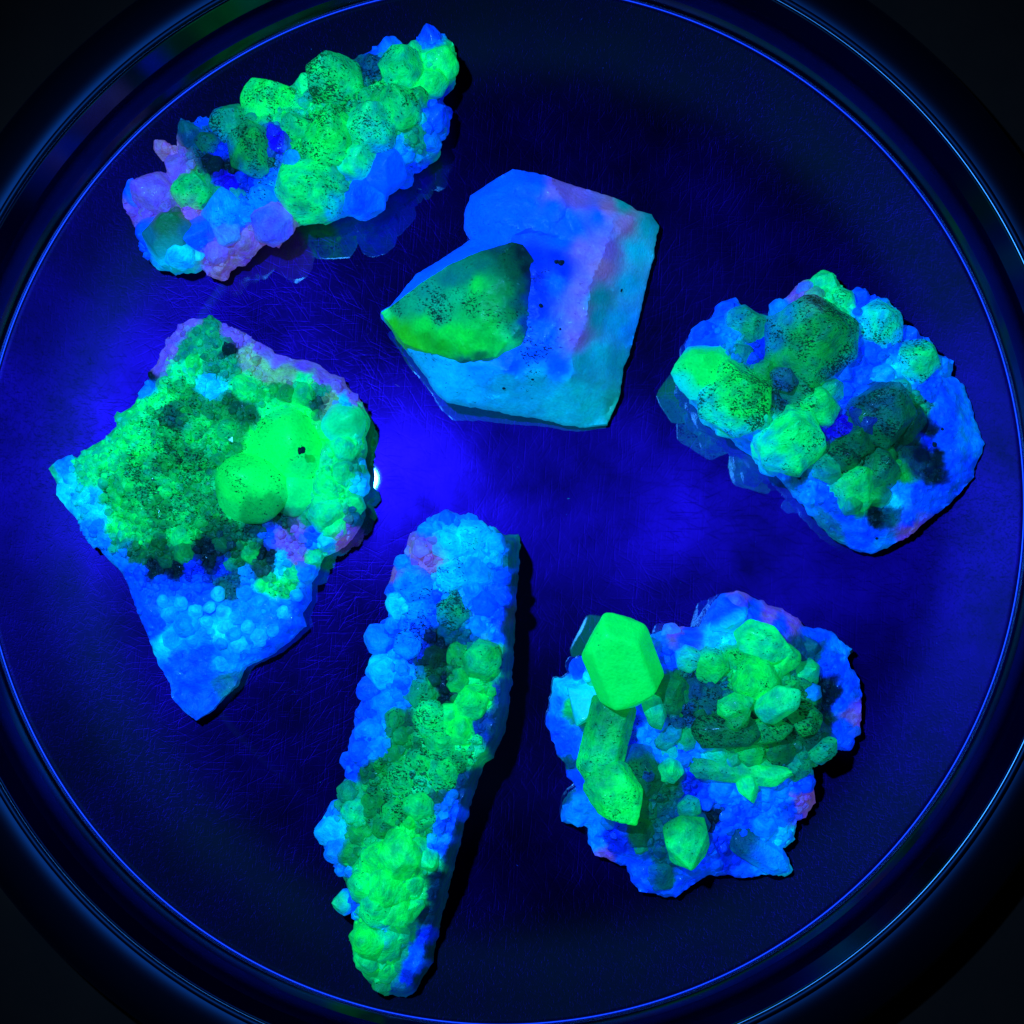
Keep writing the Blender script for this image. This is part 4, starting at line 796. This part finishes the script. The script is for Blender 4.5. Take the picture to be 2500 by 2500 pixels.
c5b = [(210,620,125,170,580,'C',dict(p=20,sp=.08,L=1.1)),(240,780,88,190,800,'c',dict(p=16,sp=.05)),(280,920,52,260,940,'c',dict(p=14,sp=.1)),(340,330,78,330,270,'T',dict(p=26,sp=.2)),(380,480,92,380,450,'S',dict(p=16,sp=.6)),(460,190,50,460,180,'D',dict(p=7,sp=.4)),(575,150,58,575,130,'M',dict(p=7,sp=.8)),(680,60,72,680,50,'M',dict(p=8,sp=.6)),
       (520,430,98,520,400,'M',dict(p=16,sp=.8)),(680,490,92,680,460,'g',dict(p=18,sp=.85)),(850,450,105,850,400,'g',dict(p=18,sp=.5,L=1.3)),(900,540,78,930,540,'g',dict(p=24,sp=.6)),(590,610,82,590,600,'M',dict(p=9,sp=1.0)),(410,650,72,400,640,'M',dict(p=14,sp=.6)),(350,800,100,310,800,'M',dict(p=26,sp=.6)),(720,250,110,700,240,'g',dict(p=12,sp=.85)),(1010,200,140,1020,170,'g',dict(p=12,sp=.95,zo=.05)),(870,140,110,870,130,'g',dict(p=10,sp=1.0)),(1150,90,85,1150,80,'g',dict(p=12,sp=.8)),
       (720,800,150,770,640,'L',dict(p=24,sp=.25,L=1.45,zo=.35,bump=.8)),(560,830,130,530,760,'L',dict(p=20,sp=.35,L=1.2)),(860,740,85,860,700,'g',dict(p=22,sp=.3)),(920,850,75,950,880,'G',dict(p=26,sp=.2)),(620,1020,150,600,980,'L',dict(p=18,sp=.4,zo=.2)),(440,1040,105,430,1030,'G',dict(p=16,sp=.5)),(290,1150,88,215,1150,'S',dict(p=28,sp=.15,L=1.25,col2='B',zb=13)),(780,1020,95,790,990,'G',dict(p=18,sp=.3)),(780,1190,100,790,1180,'G',dict(p=20,sp=.2)),(560,1180,130,560,1150,'G',dict(p=16,sp=.5)),
       (680,1230,110,660,1300,'L',dict(p=24,sp=.15)),(480,1420,125,450,1400,'L',dict(p=12,sp=.2,zo=.15)),(610,1460,115,620,1440,'G',dict(p=16,sp=.2)),(700,1400,80,720,1400,'G',dict(p=24,sp=.15)),(470,1590,92,450,1600,'G',dict(p=14,sp=.2)),(590,1640,100,600,1620,'g',dict(p=18,sp=.1)),(580,1770,66,560,1800,'M',dict(p=22,sp=.1)),(830,1530,60,840,1520,'B',dict(p=9,sp=.05,zb=13)),(1110,460,62,1120,440,'B',dict(p=9,sp=.1,zb=19)),(1050,580,52,1050,570,'B',dict(p=9,sp=.1,zb=18)),(1010,700,40,1010,700,'c',dict(p=9,sp=.1,zb=18)),(330,110,60,320,100,'B',dict(sp=.05)),(350,200,50,330,200,'B',dict(sp=.05))]
for c in c5b:
    X, Y = Bq(c[0], c[1]); AX, AY = Bq(c[3], c[4]); r5.crystal(X, Y, c[2] * f5, AX, AY, c[5], **c[6])
def keep5(a, b):
    rt = 1480 if b < 1500 else 1480 - (b - 1500) * .40
    return a < rt - 60
grit(r5, 900, 5, 15, keep=keep5)
r5.scatter(70, 24, 50, keep=keep5, avoid=taken(r5, c5, .72) + [r5.t(*Bq(c[0], c[1])) + (c[2] * .331 * .72,) for c in c5b], gap=.8, p=18, zo=.3)

# ================================================================== specimen 6: lower right
T6 = (1310, 1420, .42443)
out6 = [(60,820),(75,700),(115,570),(205,540),(215,470),(270,420),(330,450),(600,400),(660,310),(760,268),(860,262),(940,265),(980,180),(1035,90),(1100,66),(1150,52),(1210,65),(1280,110),(1400,160),(1500,210),(1550,260),(1650,280),(1720,320),(1810,390),(1790,440),(1800,490),(1850,550),(1870,660),(1872,780),(1860,860),(1820,900),(1800,950),(1730,970),(1700,980),(1660,1020),(1590,1070),(1590,1180),(1600,1270),(1545,1350),(1490,1380),(1490,1440),(1450,1510),(1400,1530),(1430,1570),(1470,1660),(1430,1690),(1350,1680),(1180,1705),(1100,1690),(980,1690),(900,1740),(800,1815),(700,1800),(590,1780),(540,1720),(520,1640),(430,1610),(340,1570),(300,1500),(300,1420),(250,1400),(150,1380),(150,1280),(180,1220),(250,1190),(190,1120),(180,1060),(130,1010),(90,910)]
r6 = Rock("mineral_specimen", T6, "lobed blue stone at lower right heaped with tilted green crystals, one large and bright",
    out6, [(150,850,8),(250,700,12),(500,500,20),(700,700,17),(560,850,12),(900,450,19),(1100,150,17),(1100,250,15),(1300,400,19),(1300,650,20),(1100,800,21),(1500,700,17),(1700,500,10),(1750,750,8),(1500,950,14),(1200,1050,16),(1000,1250,11),(1300,1400,10),(700,1150,17),(400,1150,15),(500,1400,12),(850,1500,14),(700,1700,9),(1200,1600,8),(350,1500,8),(1680,330,9)], 5.5, 46,
    [(100,850,'B',.05),(130,700,'c',.05),(240,480,'B',.05),(150,620,'C',.05),(250,580,'C',.05),(220,720,'g',.1),(260,760,'M',.1),(350,620,'S',.1),(180,900,'B',.05),(200,1000,'B',.05),(180,1060,'t',.1),(220,1120,'B',.05),(230,1300,'c',.02),(170,1240,'t',.05),(350,1400,'c',.1),(340,1500,'c',.1),(430,1450,'N',.6),(480,1530,'N',.5),(380,1580,'P',.05),(480,1620,'B',.1),(570,1720,'B',.05),(700,1790,'B',.05),(850,1740,'B',.05),(930,1690,'B',.1),(700,1620,'t',.4),(740,1700,'D',.4),(680,1500,'t',.4),(640,1650,'B',.2),(590,1440,'D',.5),
     (570,800,'N',.8),(600,720,'B',.4),(650,850,'c',.2),(540,950,'N',.7),(500,720,'c',.2),(700,300,'c',.3),(800,290,'P',.2),(740,430,'B',.05),(850,310,'B',.1),(1000,200,'B',.03),(1060,120,'B',.02),(1090,240,'C',.6),(1050,290,'C',.4),(1160,90,'P',.05),(1250,170,'B',.02),(1350,190,'P',.05),(1460,220,'P',.05),(1400,240,'B',.02),(1600,300,'B',.02),(1750,370,'c',.02),(1700,450,'B',.05),(1550,370,(.002,.09,.16),.2),(1600,400,'t',.2),(1800,600,'B',.02),(1760,700,'B',.1),(1650,620,'K',.2),(1700,640,'K'),(1640,720,'K',.2),(1830,800,'P',.05),(1780,850,'B',.05),(1790,930,'B',.05),(1660,800,(.002,.05,.05),.4),(1600,900,'D',.7),(1650,960,'D',.7),(1560,1050,'T',.4),(1500,1080,'T',.6),
     (740,600,'D',.5),(800,650,'M',.6),(900,600,(.002,.10,.12),.9),(1000,640,(.002,.09,.2),.9),(950,750,'D',1.0),(850,780,(.002,.08,.22),.9),(1100,850,'D',1.0),(1200,820,'K',1.0),(1350,850,'D',.95),(1480,780,'D',.9),(1550,700,'M',.9),(1150,480,'g',.6),(1300,450,'g',.4),(1300,640,'g',.5),(1100,700,'M',.8),(900,1000,'c',.2),(850,980,'B',.2),(1000,1030,'C',.3),(950,1080,'T',.2),(1150,1020,'T',.4),(1300,1000,'M',.6),(1400,980,'D',.7),(1420,1050,'t',.4),(850,880,'T',.4),(700,950,'c',.4),(760,1160,'D',.5),(900,1170,'N',.3),(1060,1180,'c',.2),(1000,1230,'B',.1),(1150,1230,'c',.1),(1330,1190,'c',.1),(1420,1200,'c',.05),(1550,1150,'B',.05),(1530,1280,'P',.1),(1570,1270,'p',.05),(1450,1300,'B',.1),(1350,1350,'c',.1),(1150,1330,'B',.3),(1100,1430,'B',.3),(1000,1350,'K',.4),(960,1430,'K',.3),(1220,1400,'B',.2),(1310,1420,'c',.02),(1420,1480,'C',.05),(1250,1480,'T',.4),(1200,1530,(.003,.10,.16),.5),(1080,1530,'N',.5),(1100,1620,'N',.2),(1170,1680,'B',.1),(1300,1590,'c',.5),(1400,1640,'C',.1),(1000,1620,'B',.2),(600,1100,'D',.7)],
    specks=.4, seed=6, rough=.9)
r6.crystal(598, 715, 170, 378, 145, 'L', base=True, zb=22, za=34, p=17, sp=.25, phi=46, bump=.3, mixf=0, asp=1.05, label="large smooth bright green crystal")
r6.crystal(370, 760, 150, 170, 620, 'C', base=True, zb=11, za=14, p=26, sp=.05, col2='S', bump=.6)
r6.crystal(470, 610, 112, 320, 1210, 'g', base=True, zb=17, za=17, p=18, sp=.6, col2='M', bump=.6, mixf=0)
r6.crystal(340, 1040, 138, 570, 1400, 'L', base=True, zb=17, za=24, p=15, sp=.6, col2='g', mixf=0)
r6.crystal(840, 1350, 122, 905, 1665, 'G', base=True, zb=12, za=22, p=28, sp=.4, col2='M', mixf=0, bump=.5)
r6.crystal(1130, 290, 100, 1500, 410, 'G', base=True, zb=19, za=23, p=26, sp=.45, mixf=0, bump=.6)
r6.crystal(1265, 780, 76, 1500, 620, 'S', base=True, zb=23, za=31, p=14, sp=.4, mixf=0, bump=.6)
r6.crystal(880, 870, 84, 1290, 850, 'D', base=True, zb=20, za=23, p=20, sp=1.05, mixf=0)
r6.crystal(1050, 900, 72, 1500, 840, 'M', base=True, zb=19, za=21, p=18, sp=.95, mixf=0)
r6.crystal(640, 640, 52, 720, 860, 'T', base=True, zb=21, za=21, p=26, sp=.3, col2='S', mixf=0)
r6.crystal(860, 1060, 62, 1490, 1135, 'G', base=True, zb=15, za=18, p=24, sp=.4, col2='T', mixf=0)
r6.crystal(1190, 1110, 54, 1245, 1280, 'G', base=True, zb=17, za=20, p=28, sp=.2, mixf=0, bump=.5)
r6.crystal(1580, 1020, 52, 1725, 915, 'T', base=True, zb=14, za=20, p=26, sp=.8, mixf=.2)
r6.crystal(1100, 1440, 74, 1475, 1675, 'c', base=True, zb=9, za=9, p=24, sp=.45, col2='t', mixf=0)
r6.crystal(1140, 290, 125, 1050, 85, 'B', base=True, zb=15, za=17, p=30, sp=.15, col2='C', mixf=0, bump=.4)
r6.crystal(1040, 770, 66, 1250, 660, 'g', base=True, zb=24, za=27, p=28, sp=.7, mixf=0)
r6.crystal(1090, 840, 52, 1240, 730, 'M', base=True, zb=24, za=26, p=28, sp=.8, mixf=0)
r6.crystal(520, 640, 58, 480, 880, 'c', base=True, zb=15, za=14, p=28, sp=.1, mixf=0)
r6.crystal(690, 960, 50, 830, 830, 'T', base=True, zb=16, za=19, p=24, sp=.4, mixf=.1)
r6.crystal(1580, 860, 82, 1500, 700, 'M', base=True, zb=15, za=21, p=16, sp=.95, mixf=0)
c6 = [(480,420,200,0,0,None,{}),(380,900,100,0,0,None,{}),(460,1200,120,0,0,None,{}),(1300,350,100,0,0,None,{}),(1240,570,120,1190,590,'L',dict(L=1.2,p=24,sp=.55,zo=.55,bump=.5)),(1000,470,100,1005,440,'L',dict(L=1.25,p=12,sp=.75,zo=.4)),(880,440,78,880,420,'S',dict(p=10,sp=.8,zo=.4)),(1140,430,88,1140,400,'g',dict(p=18,sp=.7,zo=.3)),(1430,440,82,1430,410,'L',dict(p=16,sp=.45,zo=.7)),(1560,520,80,1590,500,'G',dict(p=20,sp=.5,zo=.5)),
      (620,1100,150,620,1060,'D',dict(p=16,sp=.8,L=1.1,zo=.15)),(645,1115,42,645,1110,(.003,.02,.3),dict(p=30,sp=1.0,zo=3.0,L=.7)),(768,1085,72,765,1080,'G',dict(p=34,sp=.35,zo=.6,bump=.4,L=1.1)),(770,980,52,770,970,'S',dict(p=22,sp=.3)),(880,1310,74,890,1310,'g',dict(p=12,sp=.5,zo=.4)),(780,640,108,790,590,'D',dict(p=22,sp=.6)),(800,735,50,795,725,'g',dict(p=26,sp=.4,zo=.6)),(840,640,60,830,620,'M',dict(p=18,sp=.7,zo=.5)),
      (1230,975,82,1230,950,'g',dict(p=10,sp=.75,zo=.3)),(1050,985,80,1040,980,'g',dict(p=12,sp=.5)),(1480,830,100,1480,800,'D',dict(p=22,sp=.9)),(1600,880,98,1600,850,(.001,.05,.04),dict(p=26,sp=.8)),(1400,980,88,1400,960,'D',dict(p=18,sp=.9)),(1490,1060,82,1500,1040,'T',dict(p=20,sp=.7)),(1320,1190,68,1330,1180,'c',dict(p=12,sp=.05)),(1420,1200,52,1430,1190,'c',dict(p=9,sp=.05)),(1070,1190,80,1070,1190,'c',dict(p=12,sp=.2)),(230,1300,92,170,1290,'c',dict(p=20,sp=.03,zb=6)),
      (1530,1285,70,1560,1280,'B',dict(p=26,sp=.1,L=.7,zo=-.3,fm=.8)),(1310,1410,70,1320,1400,'c',dict(p=30,sp=.02)),(1415,1470,62,1430,1470,'c',dict(p=20,sp=.1)),(1430,1480,30,1430,1480,'C',dict(p=12,sp=.1,zo=1.6)),(595,1430,88,590,1400,'D',dict(p=18,sp=.6)),(1000,690,88,1000,670,(.003,.10,.12),dict(p=14,sp=1.0)),(920,620,70,920,600,(.003,.09,.16),dict(p=14,sp=1.0)),(1700,500,92,1720,480,'B',dict(p=9,sp=.05,L=.6,zo=-.3)),(1740,690,100,1750,680,'B',dict(p=8,sp=.1,L=.6,zo=-.35)),(1785,925,48,1790,920,'B',dict(p=8,sp=.05)),(720,1660,118,720,1640,'t',dict(p=16,sp=.4,L=.9)),
      (600,1530,42,600,1540,'M',dict(p=20)),(1550,1160,58,1560,1150,'B',dict(p=9,sp=.05)),(1570,370,60,1600,350,'t',dict(p=14,sp=.1)),(1370,520,62,1370,520,'g',dict(p=18,sp=.5)),(1470,590,60,1470,590,'g',dict(p=18,sp=.6)),(200,1030,40,190,1030,'t',dict(p=30)),(330,450,60,0,0,None,{}),(250,500,60,230,480,'B',dict(sp=.03)),(640,1300,60,640,1290,'D',dict(sp=.6)),(930,1400,70,930,1380,'t',dict(sp=.4)),(770,290,55,760,270,'c',dict(sp=.5)),(1150,130,70,1150,100,'B',dict(sp=.02,p=9)),(1000,870,70,1000,860,'D',dict(sp=1.0)),(1360,700,62,1370,690,'g',dict(sp=.6)),(1590,640,48,1600,630,'c',dict(sp=.2)),(870,900,62,860,890,'T',dict(sp=.5)),(940,1060,70,930,1050,'T',dict(sp=.2)),(1300,1080,60,1300,1070,'g',dict(sp=.5,p=22))]
for c in c6:
    if c[5] is not None: r6.crystal(*c[:6], **c[6])
grit(r6, 800, 5, 13, keep=lambda a, b: 620 < a < 1680 and 400 < b < 1560 or (a - 900) ** 2 + (b - 1350) ** 2 < 300 ** 2)
for _k in range(60):
    _a = random.uniform(760, 1680); _b = random.uniform(560, 1130) if _k < 38 else random.uniform(1150, 1560)
    _d, _in = poly_dist(np.array([r6.t(_a, _b)[0]]), np.array([r6.t(_a, _b)[1]]), r6.P)
    if not _in[0] or _d[0] < 28: continue
    if (_a - 1250) ** 2 + (_b - 600) ** 2 < 150 ** 2 or (_a - 1350) ** 2 + (_b - 740) ** 2 < 110 ** 2: continue
    _t = random.uniform(0, 6.28); _r = random.uniform(24, 44); _l = _r * random.uniform(.8, 1.5)
    _h = float(r6.height([r6.t(_a, _b)[0]], [r6.t(_a, _b)[1]])[0]) * 1000
    r6.crystal(_a - _l * math.cos(_t), _b - _l * math.sin(_t), _r, _a + _l * math.cos(_t), _b + _l * math.sin(_t), None, base=True, zb=max(3, _h - .4), za=_h + random.uniform(1.2, 3.2), p=18, fm=.9, bump=.8)
r6.scatter(55, 18, 42, avoid=taken(r6, c6, .7), gap=.8, p=20, zo=.35, keep=lambda a, b: not (a < 330 and b > 560 and b < 1180) and not (a > 1560 and b < 640) and not (1150 < a and b < 230))
for a, b, q in ((1690,650,14),(1810,400,16),(1515,1280,7)):  # raised black lumps stand for the dark inside holes
    r6.crystal(a, b, q, a, b, 'K', L=.8, p=6, sp=.2, zo=-.1, name="pit", mixf=0, sub=3, bump=5)

# ================================================================== dust, lint, and glowing flecks painted as glints of short nicks on the tray floor
def dust():
    V = []; F = []; C_ = []; R_ = random.Random(3)
    spots = [(970,941,.0016,-.35,'P'),(1006,961,.0013,-.5,'V'),(986,974,.0010,-.3,'V'),(1388,1217,.0007,.4,'C'),(1040,1100,.0009,-.9,'V'),(815,1590,.0009,-.1,'V'),(880,1545,.0011,-.1,'V'),(845,1700,.0007,-.2,'V'),(905,1405,.0005,0,'V')]
    for k in range(150):
        a = R_.uniform(0, 6.28); r = .118 * math.sqrt(R_.random())
        spots.append(((TRAY.x + r * math.cos(a)) / S + 1250, 1250 - (TRAY.y + r * math.sin(a)) / S, R_.uniform(.00010, .00026) * (4 if R_.random() < .06 else 1), R_.uniform(0, 3.1), R_.choice('VVBBcPN')))
    for x, y, L_, an, c in spots:
        rr = None
        p = unproj(x, y, .0002)
        rad = math.hypot(p.x - TRAY.x, p.y - TRAY.y)
        zf = 0
        for (ra, za), (rb, zb2) in zip(fl, fl[1:]):
            if ra <= rad < rb: zf = za + (zb2 - za) * (rad - ra) / (rb - ra)
        w = min(L_, .00014) * R_.uniform(.7, 1.3); ca, sa = math.cos(an), math.sin(an)
        b = len(V)
        for u, v, z in ((-1, 0, 0), (-.4, .9, 0), (.5, .7, 0), (1, 0, 0), (.3, -1, 0), (-.5, -.7, 0), (0, 0, 1)):
            px = u * L_ / 2; py = v * w / 2
            V.append((p.x + px * ca - py * sa, p.y + px * sa + py * ca, zf + .00003 + z * w * .6))
            C_.append(np.array(colv(c)) * .45)
        for q in range(6): F.append((b + q, b + (q + 1) % 6, b + 6))
    me = bpy.data.meshes.new("dust"); me.from_pydata(V, [], F); me.update()
    set_attrs(me, np.array(C_), np.zeros(len(V))); me.materials.append(MIN)
    o = link(bpy.data.objects.new("dust", me)); o['kind'] = 'stuff'; o['label'] = "fine glowing dust and lint, with flecks painted as scratch glints, over the tray floor"; o['category'] = "dust"
dust()
